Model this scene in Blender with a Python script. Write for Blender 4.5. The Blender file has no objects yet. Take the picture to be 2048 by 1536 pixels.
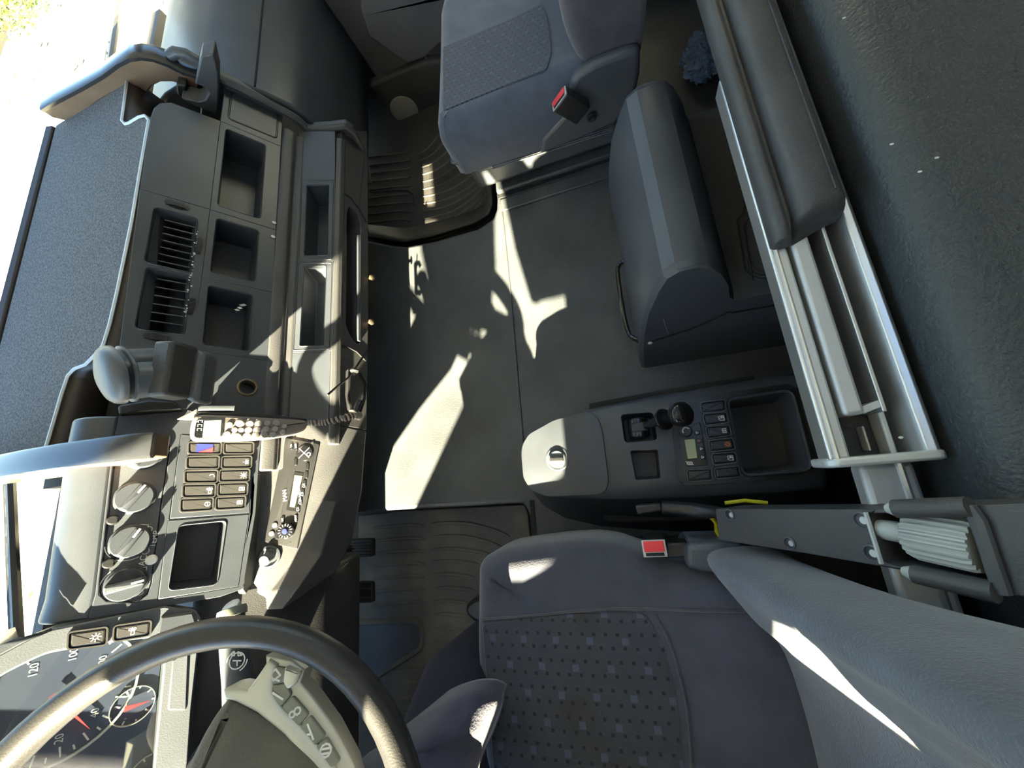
import bpy, bmesh, math, random
from mathutils import Vector as V, Matrix
random.seed(7)
C = bpy.context.scene.collection
PI = math.pi
# ---------------------------------------------------------------- camera, light, exposure
# x runs to the rear of the cab, y to the passenger side, z up; the tunnel floor is z = 0
F = 740.0
RM = Matrix(((0.94364802, -0.0918395, -0.3179527), (-0.16130369, -0.96651881, -0.1995558), (-0.28898016, 0.23959737, -0.92686761)))
CAM = V((0, 0, 1.0))
cd = bpy.data.cameras.new('camera'); cam = bpy.data.objects.new('camera', cd); C.objects.link(cam)
cd.sensor_width = 36; cd.lens = F/2048*36; cd.clip_start = .02
Rb = RM.copy(); Rb[1] = -RM[1]; Rb[2] = -RM[2]
cam.matrix_world = Matrix.Translation(CAM) @ Rb.transposed().to_4x4()
bpy.context.scene.camera = cam

SUN = V((-.025, -.78, .50)).normalized()
w = bpy.data.worlds.new('sky'); bpy.context.scene.world = w; w.use_nodes = True
nt = w.node_tree; bgn = nt.nodes['Background']
sky = nt.nodes.new('ShaderNodeTexSky'); sky.sky_type = 'NISHITA'; sky.sun_disc = False
sky.sun_elevation = math.asin(SUN.z); sky.sun_rotation = math.atan2(SUN.x, SUN.y); sky.air_density = 1.4; sky.dust_density = .3; sky.ozone_density = 3.5
nt.links.new(sky.outputs[0], bgn.inputs[0]); bgn.inputs[1].default_value = .46
sd = bpy.data.lights.new('sun', 'SUN'); sun = bpy.data.objects.new('sun', sd); C.objects.link(sun)
sd.energy = 54; sd.angle = math.radians(.6); sd.color = (1, .89, .60)
sun.rotation_euler = SUN.to_track_quat('Z', 'Y').to_euler(); sun.location = (-2, -6, 5)
vs = bpy.context.scene.view_settings
vs.view_transform = 'Standard'; vs.look = 'None'; vs.gamma = 1; vs.use_curve_mapping = False; vs.exposure = 1.0

# ---------------------------------------------------------------- pixel on a plane -> point
def ray(u, v): return RM.transposed() @ V(((u-1024)/F, (v-768)/F, 1))
def pz(u, v, z=0.0): d = ray(u, v); return CAM + d*((z-CAM.z)/d.z)
def py_(u, v, y): d = ray(u, v); return CAM + d*((y-CAM.y)/d.y)
def px_(u, v, x): d = ray(u, v); return CAM + d*((x-CAM.x)/d.x)
class Plane:                                   # origin, in-plane axes a (across the cab), b (down the slope), normal n
    def __init__(s, P, th):
        t = math.radians(th); s.o = V(P); s.n = V((math.sin(t), 0, math.cos(t))); s.a = V((0, 1, 0)); s.b = V((math.cos(t), 0, -math.sin(t)))
    def shift(s, d): q = Plane((0,0,0), 0); q.o = s.o+s.n*d; q.n = s.n; q.a = s.a; q.b = s.b; return q
    def hit(s, u, v): d = ray(u, v); return CAM + d*(s.n.dot(s.o-CAM)/s.n.dot(d))
    def p2(s, u, v): P = s.hit(u, v)-s.o; return (P.dot(s.a), P.dot(s.b))
    def at(s, q, h=0.0): return s.o + s.a*q[0] + s.b*q[1] + s.n*h
    def loop(s, pts): return [s.p2(*p) for p in pts]
def axes_plane(o, a, b):
    q = Plane((0,0,0), 0); q.o = V(o); q.a = V(a).normalized(); q.n = q.a.cross(V(b)).normalized(); q.b = q.n.cross(q.a).normalized(); return q
Bp = Plane((-.851, .494, .503), 60)            # steep upper face of the dash
Lp = Plane((-.674, .501, .305), 24)            # flatter lower shelf
Fp = Plane((-.674, .501, .305), 80)            # lower fascia

# ---------------------------------------------------------------- materials
MT = {}
def mat(name, col, rough=.5, metal=0.0, bump=0.0, bscale=300.0, var=0.0, vscale=6.0, spec=.5, coat=0.0, col2=None, emit=0.0, sheen=0.0, vlo=.35, vhi=.65):
    m = bpy.data.materials.new(name); m.use_nodes = True; t = m.node_tree; b = t.nodes['Principled BSDF']
    b.inputs['Base Color'].default_value = (*col, 1); b.inputs['Roughness'].default_value = rough; b.inputs['Metallic'].default_value = metal
    b.inputs['Specular IOR Level'].default_value = spec; b.inputs['Coat Weight'].default_value = coat; b.inputs['Coat Roughness'].default_value = .15
    b.inputs['Sheen Weight'].default_value = sheen
    tc = t.nodes.new('ShaderNodeTexCoord')
    if var or col2:
        n = t.nodes.new('ShaderNodeTexNoise'); n.inputs['Scale'].default_value = vscale; n.inputs['Detail'].default_value = 6
        t.links.new(tc.outputs['Object'], n.inputs['Vector'])
        r = t.nodes.new('ShaderNodeValToRGB'); e = r.color_ramp.elements
        c2 = col2 or tuple(min(1, c*(1+var)) for c in col)
        c1 = col if col2 else tuple(c*(1-var) for c in col)
        e[0].color = (*c1, 1); e[1].color = (*c2, 1); e[0].position = vlo; e[1].position = vhi
        t.links.new(n.outputs['Fac'], r.inputs[0]); t.links.new(r.outputs[0], b.inputs['Base Color'])
    if bump:
        n = t.nodes.new('ShaderNodeTexNoise'); n.inputs['Scale'].default_value = bscale; n.inputs['Detail'].default_value = 3
        t.links.new(tc.outputs['Object'], n.inputs['Vector'])
        q = t.nodes.new('ShaderNodeBump'); q.inputs['Strength'].default_value = bump; q.inputs['Distance'].default_value = .002
        t.links.new(n.outputs['Fac'], q.inputs['Height']); t.links.new(q.outputs[0], b.inputs['Normal'])
    if emit:
        b.inputs['Emission Color'].default_value = (*col, 1); b.inputs['Emission Strength'].default_value = emit
    MT[name] = m; return m
mat('plastic', (.042, .048, .058), .36, bump=.12, bscale=900, var=.12, vscale=9)
mat('plastic_soft', (.050, .050, .052), .5, bump=.25, bscale=500, var=.15, vscale=8)
mat('plastic_black', (.016, .016, .017), .35, bump=.1, bscale=600)
mat('plastic_grey', (.072, .080, .092), .40, bump=.12, bscale=500, var=.12)
mat('gloss_black', (.010, .010, .011), .12)
mat('void_black', (.006, .006, .006), .8)
mat('vinyl_floor', (.056, .062, .067), .5, bump=.5, bscale=260, var=.25, vscale=5)
mat('rubber', (.088, .082, .068), .7, bump=.4, bscale=180, col2=(.17, .15, .112), vscale=7, vlo=.4, vhi=.75)
mat('rubber_dark', (.030, .028, .026), .6, bump=.3, bscale=150, var=.3)
mat('carpet', (.060, .066, .074), .95, bump=1.0, bscale=260, col2=(.15, .16, .175), vscale=240, vlo=.36, vhi=.66)
mat('wood_lip', (.13, .082, .05), .45, col2=(.18, .115, .07), vscale=12, coat=.2)
mat('edge_band', (.022, .024, .028), .22, coat=.4)
mat('apron_dark', (.022, .016, .013), .45)
mat('rocker_black', (.045, .044, .043), .3, bump=.05)
mat('fabric_navy', (.052, .056, .082), .95, bump=.4, bscale=420, var=.14, vscale=22, sheen=.35)
mat('fabric_blue', (.062, .078, .112), .9, bump=.5, bscale=420, var=.12, vscale=24, sheen=.35)
mat('fabric_side', (.060, .055, .068), .95, bump=.4, bscale=420, var=.14, vscale=22, sheen=.3)
mat('cloth_coat', (.040, .042, .075), .95, bump=.4, bscale=350, var=.2, vscale=30, sheen=.3)
mat('cloth_dark', (.016, .016, .030), .95, bump=.3, bscale=350)
mat('mattress_vinyl', (.036, .043, .047), .5, bump=1.0, bscale=230, var=.1, vscale=4)
mat('door_fabric', (.10, .10, .105), .95, bump=.4, bscale=400, var=.08)
mat('aluminium', (.62, .64, .65), .33, metal=.85, bump=.05, bscale=200, var=.05)
mat('alu_matt', (.50, .52, .53), .5, metal=.5, bump=.06, bscale=200, var=.05)
mat('grey_light', (.40, .43, .42), .55, bump=.1, bscale=300, var=.1)
mat('blue_bag', (.15, .24, .44), .45, var=.25, vscale=30, bump=.2, bscale=60)
mat('red', (.75, .045, .055), .45)
mat('white_print', (.75, .75, .73), .6)
mat('lcd', (.30, .33, .17), .35)
mat('lcd_green', (.24, .33, .22), .3)
mat('handset', (.21, .175, .155), .45, bump=.05)
mat('key_grey', (.30, .27, .25), .35)
mat('orange', (.55, .16, .02), .5)
mat('blue_led', (.03, .04, .30), .3)
mat('chrome', (.75, .75, .75), .15, metal=1)
mat('silver_paint', (.56, .57, .52), .35, metal=.3)
mat('switch_grey', (.20, .21, .17), .5)
mat('brown_ring', (.16, .12, .07), .35, metal=.6)
mat('dial_blue', (.045, .055, .10), .4)
mat('skin', (.45, .26, .18), .5)
mat('hair', (.03, .02, .015), .7)
mat('sand', (.10, .095, .012), .95, col2=(.62, .57, .44), vscale=1.3, vlo=.30, vhi=.46)
mat('rock', (.36, .29, .20), .9, var=.25, vscale=5)
mat('leaf', (.17, .24, .035), .8, col2=(.36, .36, .07), vscale=4)
mat('yellow', (.55, .50, .02), .5)
mat('wall_cream', (.44, .46, .49), .85, bump=.2, bscale=200)
mat('scratch', (.55, .56, .54), .7)
mat('dust', (.22, .20, .16), .95)
mat('rim_leather', (.030, .029, .029), .38, bump=.15, bscale=500)
def glass(name, tint=(.95, .97, .95), fac=.06):
    m = bpy.data.materials.new(name); m.use_nodes = True; t = m.node_tree; t.nodes.clear()
    o = t.nodes.new('ShaderNodeOutputMaterial'); mx = t.nodes.new('ShaderNodeMixShader'); tr = t.nodes.new('ShaderNodeBsdfTransparent'); g = t.nodes.new('ShaderNodeBsdfGlossy')
    tr.inputs[0].default_value = (*tint, 1); g.inputs['Roughness'].default_value = .02; mx.inputs[0].default_value = fac
    t.links.new(tr.outputs[0], mx.inputs[1]); t.links.new(g.outputs[0], mx.inputs[2]); t.links.new(mx.outputs[0], o.inputs[0]); MT[name] = m
glass('glass'); glass('lens', (.9, .92, .9), .10)
def seat_pattern(name, base, dot, sq, s, ang, stain=0.0):
    """woven seat cloth: rows of small dark dots and paler squares"""
    m = bpy.data.materials.new(name); m.use_nodes = True; t = m.node_tree; b = t.nodes['Principled BSDF']
    b.inputs['Roughness'].default_value = .95; b.inputs['Sheen Weight'].default_value = .3
    N = t.nodes.new; L = t.links.new
    tc = N('ShaderNodeTexCoord'); mp = N('ShaderNodeMapping'); L(tc.outputs['Object'], mp.inputs[0]); mp.inputs['Scale'].default_value = (s, s, s); mp.inputs['Rotation'].default_value = (0, 0, ang)
    sx = N('ShaderNodeSeparateXYZ'); L(mp.outputs[0], sx.inputs[0])
    def mth(op, a, bb=None, cc=None):
        n = N('ShaderNodeMath'); n.operation = op
        for i, x in enumerate((a, bb, cc)):
            if x is None: continue
            if isinstance(x, (int, float)): n.inputs[i].default_value = x
            else: L(x, n.inputs[i])
        return n.outputs[0]
    def cell(fx, fy, ox, oy, stag, half):      # 1 inside a square dot of a staggered grid
        row = mth('FLOOR', mth('ADD', mth('MULTIPLY', sx.outputs[1], fy), oy))
        xx = mth('ADD', mth('ADD', mth('MULTIPLY', sx.outputs[0], fx), ox), mth('MULTIPLY', row, stag))
        ax = mth('ABSOLUTE', mth('SUBTRACT', mth('FRACT', xx), .5))
        ay = mth('ABSOLUTE', mth('SUBTRACT', mth('FRACT', mth('ADD', mth('MULTIPLY', sx.outputs[1], fy), oy)), .5))
        return mth('MULTIPLY', mth('LESS_THAN', ax, half*fx), mth('LESS_THAN', ay, half*fy))
    d1 = cell(1, .95, 0, 0, .5, .135); d2 = cell(.333, .475, .3, .5, .5, .28)
    no = N('ShaderNodeTexNoise'); no.inputs['Scale'].default_value = 14; L(tc.outputs['Object'], no.inputs['Vector'])
    m0 = N('ShaderNodeMixRGB'); m0.inputs[1].default_value = (*base, 1); m0.inputs[2].default_value = (*[c*.72 for c in base], 1); L(no.outputs['Fac'], m0.inputs[0])
    ns = N('ShaderNodeTexNoise'); ns.inputs['Scale'].default_value = 5.5; ns.inputs['Detail'].default_value = 4; L(tc.outputs['Object'], ns.inputs['Vector'])
    rs = N('ShaderNodeValToRGB'); rs.color_ramp.elements[0].position = .54; rs.color_ramp.elements[1].position = .68; rs.color_ramp.elements[1].color = (.75*stain, .75*stain, .75*stain, 1); L(ns.outputs['Fac'], rs.inputs[0])
    ms = N('ShaderNodeMixRGB'); L(rs.outputs[0], ms.inputs[0]); L(m0.outputs[0], ms.inputs[1]); ms.inputs[2].default_value = (.034, .030, .022, 1)
    m1 = N('ShaderNodeMixRGB'); L(d2, m1.inputs[0]); L(ms.outputs[0], m1.inputs[1]); m1.inputs[2].default_value = (*sq, 1)
    m2 = N('ShaderNodeMixRGB'); L(d1, m2.inputs[0]); L(m1.outputs[0], m2.inputs[1]); m2.inputs[2].default_value = (*dot, 1)
    L(m2.outputs[0], b.inputs['Base Color'])
    n2 = N('ShaderNodeTexNoise'); n2.inputs['Scale'].default_value = 420; L(tc.outputs['Object'], n2.inputs['Vector'])
    bp = N('ShaderNodeBump'); bp.inputs['Strength'].default_value = .4; bp.inputs['Distance'].default_value = .002; L(n2.outputs['Fac'], bp.inputs['Height']); L(bp.outputs[0], b.inputs['Normal'])
    MT[name] = m
seat_pattern('seat_cloth', (.050, .053, .070), (.010, .011, .020), (.068, .082, .125), 52, .0, 1.0)
seat_pattern('seat_cloth_fine', (.050, .060, .090), (.008, .010, .022), (.062, .078, .125), 74, .0)

# ---------------------------------------------------------------- mesh building
BASE = {}
def round_loop(l, r, k=4):
    out = []; n = len(l)
    for i in range(n):
        p = V((*l[i], 0)); a = V((*l[i-1], 0)); b = V((*l[(i+1) % n], 0))
        da = a-p; db = b-p
        ra = min(r, da.length*.48); rb = min(r, db.length*.48)
        s = p+da.normalized()*ra; e = p+db.normalized()*rb
        for j in range(k+1):
            t = j/k; q = s*(1-t)**2 + p*(2*t*(1-t)) + e*t*t
            out.append((q.x, q.y))
    return out
def grow(l, d):                                # offset a 2D loop outwards by d (about its centre line normals)
    n = len(l); A = sum(l[i][0]*l[(i+1) % n][1]-l[(i+1) % n][0]*l[i][1] for i in range(n)); sg = 1 if A > 0 else -1
    out = []
    for i in range(n):
        a, p, b = l[i-1], l[i], l[(i+1) % n]
        tx, ty = b[0]-a[0], b[1]-a[1]; ll = math.hypot(tx, ty) or 1
        out.append((p[0]+sg*ty/ll*d, p[1]-sg*tx/ll*d))
    return out
class M:
    def __init__(s): s.v = []; s.f = []
    def add(s, vs, fs):
        o = len(s.v); s.v += [V(x) for x in vs]; s.f += [[i+o for i in f] for f in fs]; return s
    def loft(s, rings, capa=True, capb=True, closed=True):
        n = len(rings[0]); fs = []
        for k in range(len(rings)-1):
            for i in range(n if closed else n-1):
                j = (i+1) % n; fs.append((k*n+i, k*n+j, (k+1)*n+j, (k+1)*n+i))
        if capa: fs.append(tuple(range(n))[::-1])
        if capb: fs.append(tuple((len(rings)-1)*n+i for i in range(n)))
        return s.add([p for r in rings for p in r], fs)
    def prism(s, loop, vec): vec = V(vec); return s.loft([[V(p) for p in loop], [V(p)+vec for p in loop]])
    def box(s, c, dx, dy, dz, ax=None):
        c = V(c); X, Y, Z = ax or (V((1,0,0)), V((0,1,0)), V((0,0,1)))
        l = [c + X*(sx*dx/2) + Y*(sy*dy/2) - Z*(dz/2) for sx, sy in ((-1,-1), (1,-1), (1,1), (-1,1))]
        return s.prism(l, Z*dz)
    def tube(s, pts, r, n=8, closed=False, cap=True):
        pts = [V(p) for p in pts]; rings = []; up = None
        for i, p in enumerate(pts):
            if closed: t = (pts[(i+1) % len(pts)]-pts[i-1])
            else: t = pts[min(i+1, len(pts)-1)]-pts[max(i-1, 0)]
            t.normalize()
            if up is None: up = V((0,0,1)) if abs(t.z) < .9 else V((1,0,0))
            x = t.cross(up).normalized(); up = x.cross(t).normalized()
            rr = r[i] if isinstance(r, (list, tuple)) else r
            rings.append([p + x*(rr*math.cos(2*PI*j/n)) + up*(rr*math.sin(2*PI*j/n)) for j in range(n)])
        if closed: rings.append(rings[0]); return s.loft(rings, False, False)
        return s.loft(rings, cap, cap)
    def lathe(s, prof, o, ax, n=24):
        o = V(o); ax = V(ax).normalized(); x = ax.orthogonal().normalized(); y = ax.cross(x)
        return s.loft([[o + ax*h + x*(r*math.cos(2*PI*j/n)) + y*(r*math.sin(2*PI*j/n)) for j in range(n)] for r, h in prof])
    def grid(s, nu, nv, fn):
        vs = [fn(i/nu, j/nv) for j in range(nv+1) for i in range(nu+1)]
        fs = [(j*(nu+1)+i, j*(nu+1)+i+1, (j+1)*(nu+1)+i+1, (j+1)*(nu+1)+i) for j in range(nv) for i in range(nu)]
        return s.add(vs, fs)
    def plate(s, pl, outer, holes=(), thick=.01, h=0.0, depth=.05, taper=.9, floor=True):
        """flat panel on a Plane with recessed pockets: outer and holes are 2D loops"""
        bm = bmesh.new(); loops = [outer]+list(holes); es = []
        for l in loops:
            vv = [bm.verts.new((x, y, 0)) for x, y in l]
            es += [bm.edges.new((vv[i], vv[(i+1) % len(vv)])) for i in range(len(vv))]
        bmesh.ops.triangle_fill(bm, edges=es, use_beauty=True)
        bm.verts.index_update()
        s.add([pl.at((v.co.x, v.co.y), h) for v in bm.verts], [[v.index for v in f.verts] for f in bm.faces]); bm.free()
        s.loft([[pl.at(p, h) for p in outer], [pl.at(p, h-thick) for p in outer]], False, False)
        for l in holes:
            cx = sum(p[0] for p in l)/len(l); cy = sum(p[1] for p in l)/len(l)
            bot = [(cx+(p[0]-cx)*taper, cy+(p[1]-cy)*taper) for p in l]
            s.loft([[pl.at(p, h) for p in l], [pl.at(p, h-depth) for p in bot]], False, floor)
        return s
    def slab(s, pl, loop, h0, h1, r=0.0, k=3):   # prism on a Plane between two heights, with a soft upper rim
        if r:
            rings = [[pl.at(p, h0) for p in loop]]
            for j in range(k+1):
                a = PI/2*j/k; ins = grow(loop, -r*(1-math.cos(a))); rings.append([pl.at(p, h1-r+r*math.sin(a)) for p in ins])
            return s.loft(rings)
        return s.loft([[pl.at(p, h0) for p in loop], [pl.at(p, h1) for p in loop]])
    def build(s, name, m, parent=None, bevel=0.0, smooth=40, seg=2, sub=0, origin=None, solid=0.0, merge=True):
        me = bpy.data.meshes.new(name)
        if parent is not None: o0 = BASE[parent.name]
        elif origin is not None: o0 = V(origin)
        else:
            xs = [v.x for v in s.v]; ys = [v.y for v in s.v]; zs = [v.z for v in s.v]
            o0 = V(((min(xs)+max(xs))/2, (min(ys)+max(ys))/2, min(zs)))
        me.from_pydata([tuple(v-o0) for v in s.v], [], s.f)
        bm = bmesh.new(); bm.from_mesh(me)
        if merge: bmesh.ops.remove_doubles(bm, verts=bm.verts, dist=1e-6)
        bmesh.ops.recalc_face_normals(bm, faces=bm.faces)
        if smooth:
            for f in bm.faces: f.smooth = True
            cs = math.cos(math.radians(smooth))
            for e in bm.edges:
                if len(e.link_faces) == 2 and e.link_faces[0].normal.dot(e.link_faces[1].normal) < cs: e.smooth = False
        bm.to_mesh(me); bm.free()
        if isinstance(m, str): m = MT[m]
        me.materials.append(m)
        o = bpy.data.objects.new(name, me); C.objects.link(o)
        if parent is not None: o.parent = parent
        else: o.location = o0
        BASE[o.name] = o0
        if solid: q = o.modifiers.new('solid', 'SOLIDIFY'); q.thickness = solid; q.offset = 0
        if sub: q = o.modifiers.new('sub', 'SUBSURF'); q.levels = sub; q.render_levels = sub
        if bevel: q = o.modifiers.new('bevel', 'BEVEL'); q.width = bevel; q.segments = seg; q.limit_method = 'ANGLE'; q.angle_limit = math.radians(35); q.harden_normals = False
        return o
def tag(o, label, cat, group=None):
    o['label'] = label; o['category'] = cat
    if group: o['group'] = group
    return o
def thing(name, loc, label, cat, group=None):
    o = bpy.data.objects.new(name, None); C.objects.link(o); o.location = loc; o.empty_display_size = .05; BASE[o.name] = V(loc)
    return tag(o, label, cat, group)
def struct(o): o['kind'] = 'structure'; return o
def strokes(pl, polys, wd, h=.0005):
    """flat printed lines on a Plane"""
    m = M()
    for q in polys:
        for i in range(len(q)-1):
            a, b = V((*q[i], 0)), V((*q[i+1], 0)); t = (b-a)
            if t.length < 1e-7: continue
            t.normalize(); n = V((-t.y, t.x, 0))*(wd/2); e = t*(wd*.3)
            m.add([pl.at((p.x, p.y), h) for p in (a-e+n, a-e-n, b+e-n, b+e+n)], [(0, 1, 2, 3)])
    return m
def circ(cx, cy, r, n=20, a0=0, a1=2*PI): return [(cx+r*math.cos(a0+(a1-a0)*i/n), cy+r*math.sin(a0+(a1-a0)*i/n)) for i in range(n+1)]
def text(pl, s, c, size, dirv=(0, 1), m='white_print', parent=None, name='lettering', h=.0006, bold=0.0):
    """lettering laid on a Plane: c is its 2D middle, dirv its reading direction in (a, b)"""
    cu = bpy.data.curves.new('t', 'FONT'); cu.body = s; cu.size = size; cu.align_x = 'CENTER'; cu.align_y = 'CENTER'; cu.offset = bold; cu.resolution_u = 3
    ob = bpy.data.objects.new('t', cu); C.objects.link(ob); me = bpy.data.meshes.new_from_object(ob.evaluated_get(bpy.context.evaluated_depsgraph_get()))
    d = V((*dirv, 0)).normalized(); T = pl.a*d.x+pl.b*d.y; U = pl.n.cross(T)
    O = pl.at(c, h); mm = M(); mm.add([O+T*v.co.x+U*v.co.y for v in me.vertices], [list(p.vertices) for p in me.polygons])
    bpy.data.objects.remove(ob); bpy.data.curves.remove(cu); bpy.data.meshes.remove(me)
    return mm.build(name, m, parent, smooth=0)
def rrect(cx, cy, w, h, r, k=4): return round_loop([(cx-w/2, cy-h/2), (cx+w/2, cy-h/2), (cx+w/2, cy+h/2), (cx-w/2, cy+h/2)], r, k)
# ================================================================ THE SETTING
YD, YP, YQ = -1.0, 1.80, 1.62            # driver and passenger side walls
XF, XR = -1.45, 1.05           # windscreen foot and rear wall
def extr(prof, y0, y1): m = M(); return m.prism([(x, y0, z) for x, z in prof], (0, y1-y0, 0))
def plank(name, x0, x1, y0, y1, z0, z1, m, bevel=0.0):
    return struct(M().box(((x0+x1)/2, (y0+y1)/2, (z0+z1)/2), x1-x0, y1-y0, z1-z0).build(name, m, bevel=bevel))
# floor: the raised engine tunnel runs forward between two lower footwells
tun = [pz(u, v) for u, v in ((735, 480), (785, 490), (812, 492), (870, 481), (955, 456), (985, 436), (992, 418), (993, 398))]
tun = [(XF+.1, tun[0].y, 0)] + [tuple(p) for p in tun] + [(-.29, YP, 0), (XR, YP, 0), (XR, YD, 0), (-.29, YD, 0)] + [tuple(pz(u, v)) for u, v in ((1063, 1083), (1058, 1030), (1046, 1006), (950, 1012), (850, 1017), (730, 1024))] + [(XF+.1, -.06, 0)]
fl = struct(M().prism(tun, (0, 0, -.3)).build('floor', 'vinyl_floor', bevel=.012, seg=3, origin=(0, 0, 0)))
for nm, y0, y1, zz in (('trim_1', .6, YP, -.125), ('trim_2', YD, .02, -.185)):
    plank(nm, XF, -.25, y0, y1, zz-.05, zz, 'rubber_dark')
# moulded seam and lips on the floor covering
m = M(); m.tube([pz(u, v, .001) for u, v in ((1003, 415), (1012, 500), (1022, 600), (1032, 720), (1046, 885))], .0035, 6)
m.build('floor_seam', 'vinyl_floor', fl)
m = M(); q = [pz(996, 397, .002), pz(1225, 320, .002), pz(1223, 315, .002), pz(994, 392, .002)]; m.prism(q, (0, 0, .002)); m.build('floor_groove', 'void_black', fl)
a, b = pz(996, 392), pz(1240, 312)
m = M(); m.prism([(a.x, a.y, 0), (b.x, b.y, 0), (b.x, b.y+.075, 0), (a.x, a.y+.075, 0)], (0, 0, .018)); m.build('floor_lip', 'vinyl_floor', fl, bevel=.006)
a, b = pz(1000, 402), pz(1240, 324)
m = M(); m.prism([(a.x, a.y, 0), (b.x, b.y, 0), (b.x, b.y-.045, 0), (a.x, a.y-.045, 0)], (0, 0, .007)); m.build('floor_lip', 'vinyl_floor', fl, bevel=.004)
m = M(); m.prism([pz(1060, 1000), pz(1068, 1000), pz(1073, 1068), pz(1064, 1068)], (0, 0, .003)); m.build('floor_groove', 'void_black', fl)
m = M(); m.prism([pz(1064, 1070), pz(1300, 1078), pz(1300, 1083), pz(1064, 1079)], (0, 0, .008)); m.build('floor_lip', 'vinyl_floor', fl, bevel=.003)
# shell
plank('ceiling', XF+.15, -.05, YD-.03, YP+.03, 1.78, 1.83, 'wall_cream')
plank('ceiling', .55, XR, YD-.03, YP+.03, 1.78, 1.83, 'wall_cream'); plank('ceiling', -.05, .55, YD-.03, .05, 1.78, 1.83, 'wall_cream'); plank('ceiling', -.05, .55, .70, YP+.03, 1.78, 1.83, 'wall_cream')
plank('added_hatch', -.05, .55, .05, .70, 1.80, 1.806, 'glass')      # roof hatch added out of view to bring fill light to the rear
plank('wall_rear', XR, XR+.05, YD-.05, YP+.05, -.3, 1.8, 'wall_cream')
plank('wall_front', XF, XF+.04, YD, YP, -.3, .42, 'rubber_dark')
# driver side: door with its window opening
struct(M().prism([(x, YD-.05, z) for x, z in ((-1.4, -.3), (XR, -.3), (XR, .84), (-.40, .84), (-.50, .80), (-.72, .56), (-.80, .51), (-1.4, .49))], (0, .05, 0)).build('wall_left', 'plastic_grey', bevel=.01))
plank('trim_3', .24, XR, YD-.05, YD, .46, 1.8, 'wall_cream')
plank('trim_4', -1.38, .24, YD-.05, YD, 1.36, 1.8, 'wall_cream')
struct(M().loft([[(-1.50, YD-.05, .35), (-1.36, YD-.05, .35), (-1.36, YD, .35), (-1.50, YD, .35)], [(-1.46, YD-.05, 1.8), (-1.12, YD-.05, 1.8), (-1.12, YD, 1.8), (-1.46, YD, 1.8)]]).build('trim_5', 'plastic_grey'))
# passenger side
plank('wall_right', -1.1, XR, YP, YP+.05, -.3, .55, 'plastic_grey')
plank('trim_13', -1.30, .10, YP+.005, YP+.05, .5, .98, 'wall_cream')
plank('trim_6', .10, XR, YP, YP+.05, .55, 1.8, 'wall_cream')
plank('trim_7', -1.05, .10, YP, YP+.05, 1.38, 1.8, 'wall_cream')
struct(M().loft([[(-1.46, YP, .62), (-1.32, YP, .62), (-1.32, YP+.05, .62), (-1.46, YP+.05, .62)], [(-1.30, YP, 1.8), (-1.05, YP, 1.8), (-1.05, YP+.05, 1.8), (-1.30, YP+.05, 1.8)]]).build('trim_8', 'plastic_grey'))
struct(M().box((-.6, YP+.03, .95), 1.42, .006, .86).build('window_3', 'glass'))
# windscreen, its lower rail and header
ws = struct(M().prism([(XF-.07, YD, .38), (XF-.07, YP, .38), (XF+.03, YP, 1.55), (XF+.03, YD, 1.55)], (.006, 0, 0)).build('window_1', 'glass'))
struct(M().prism([(XF-.03, YD, 1.36), (XF-.03, YP, 1.36), (XF+.24, YP, 1.8), (XF+.24, YD, 1.8)], (.03, 0, 0)).build('trim_9', 'wall_cream'))
struct(M().prism([(XF-.09, YD, .2), (XF-.09, YP, .2), (XF-.05, YP, .40), (XF-.05, YD, .40)], (.03, 0, 0)).build('trim_10', 'plastic_black'))
# passenger door: lower panel with a paler padded fabric field and a speaker
d1 = struct(M().box((-.38, YQ-.02, .08), .72, .04, .72).build('door_1', 'plastic_soft', bevel=.008))
plank('wall_right', -.02, XR, YQ-.04, YP, -.3, .44, 'plastic_grey')
Dp = axes_plane((-.6, YQ-.04, .1), (1, 0, 0), (0, 0, 1)); Dp.n = V((0, -1, 0))
def dloop(pts): return [Dp.p2(*q) for q in pts]
M().slab(Dp, round_loop(dloop([(722, -40), (722, 15), (738, 68), (815, 123), (850, 110), (905, 60), (1000, -40)]), .012), 0, .018, r=.012).build('fabric_panel', 'door_fabric', d1)
M().slab(Dp, round_loop(dloop([(735, 160), (855, 110), (900, 110), (910, 225), (815, 250)]), .02), 0, .03, r=.012).build('speaker_box', 'rubber_dark', d1)
cs = Dp.p2(808, 208)
M().slab(Dp, [(cs[0]+.058*math.cos(t*PI/12), cs[1]+.058*math.sin(t*PI/12)) for t in range(24)], .03, .036, r=.004).build('speaker_grille', 'dust', d1)
M().tube([py_(u, v, YQ-.05) for u, v in ((850, 112), (862, 130), (872, 150))], .006).build('door_edge', 'plastic_grey', d1)
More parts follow.
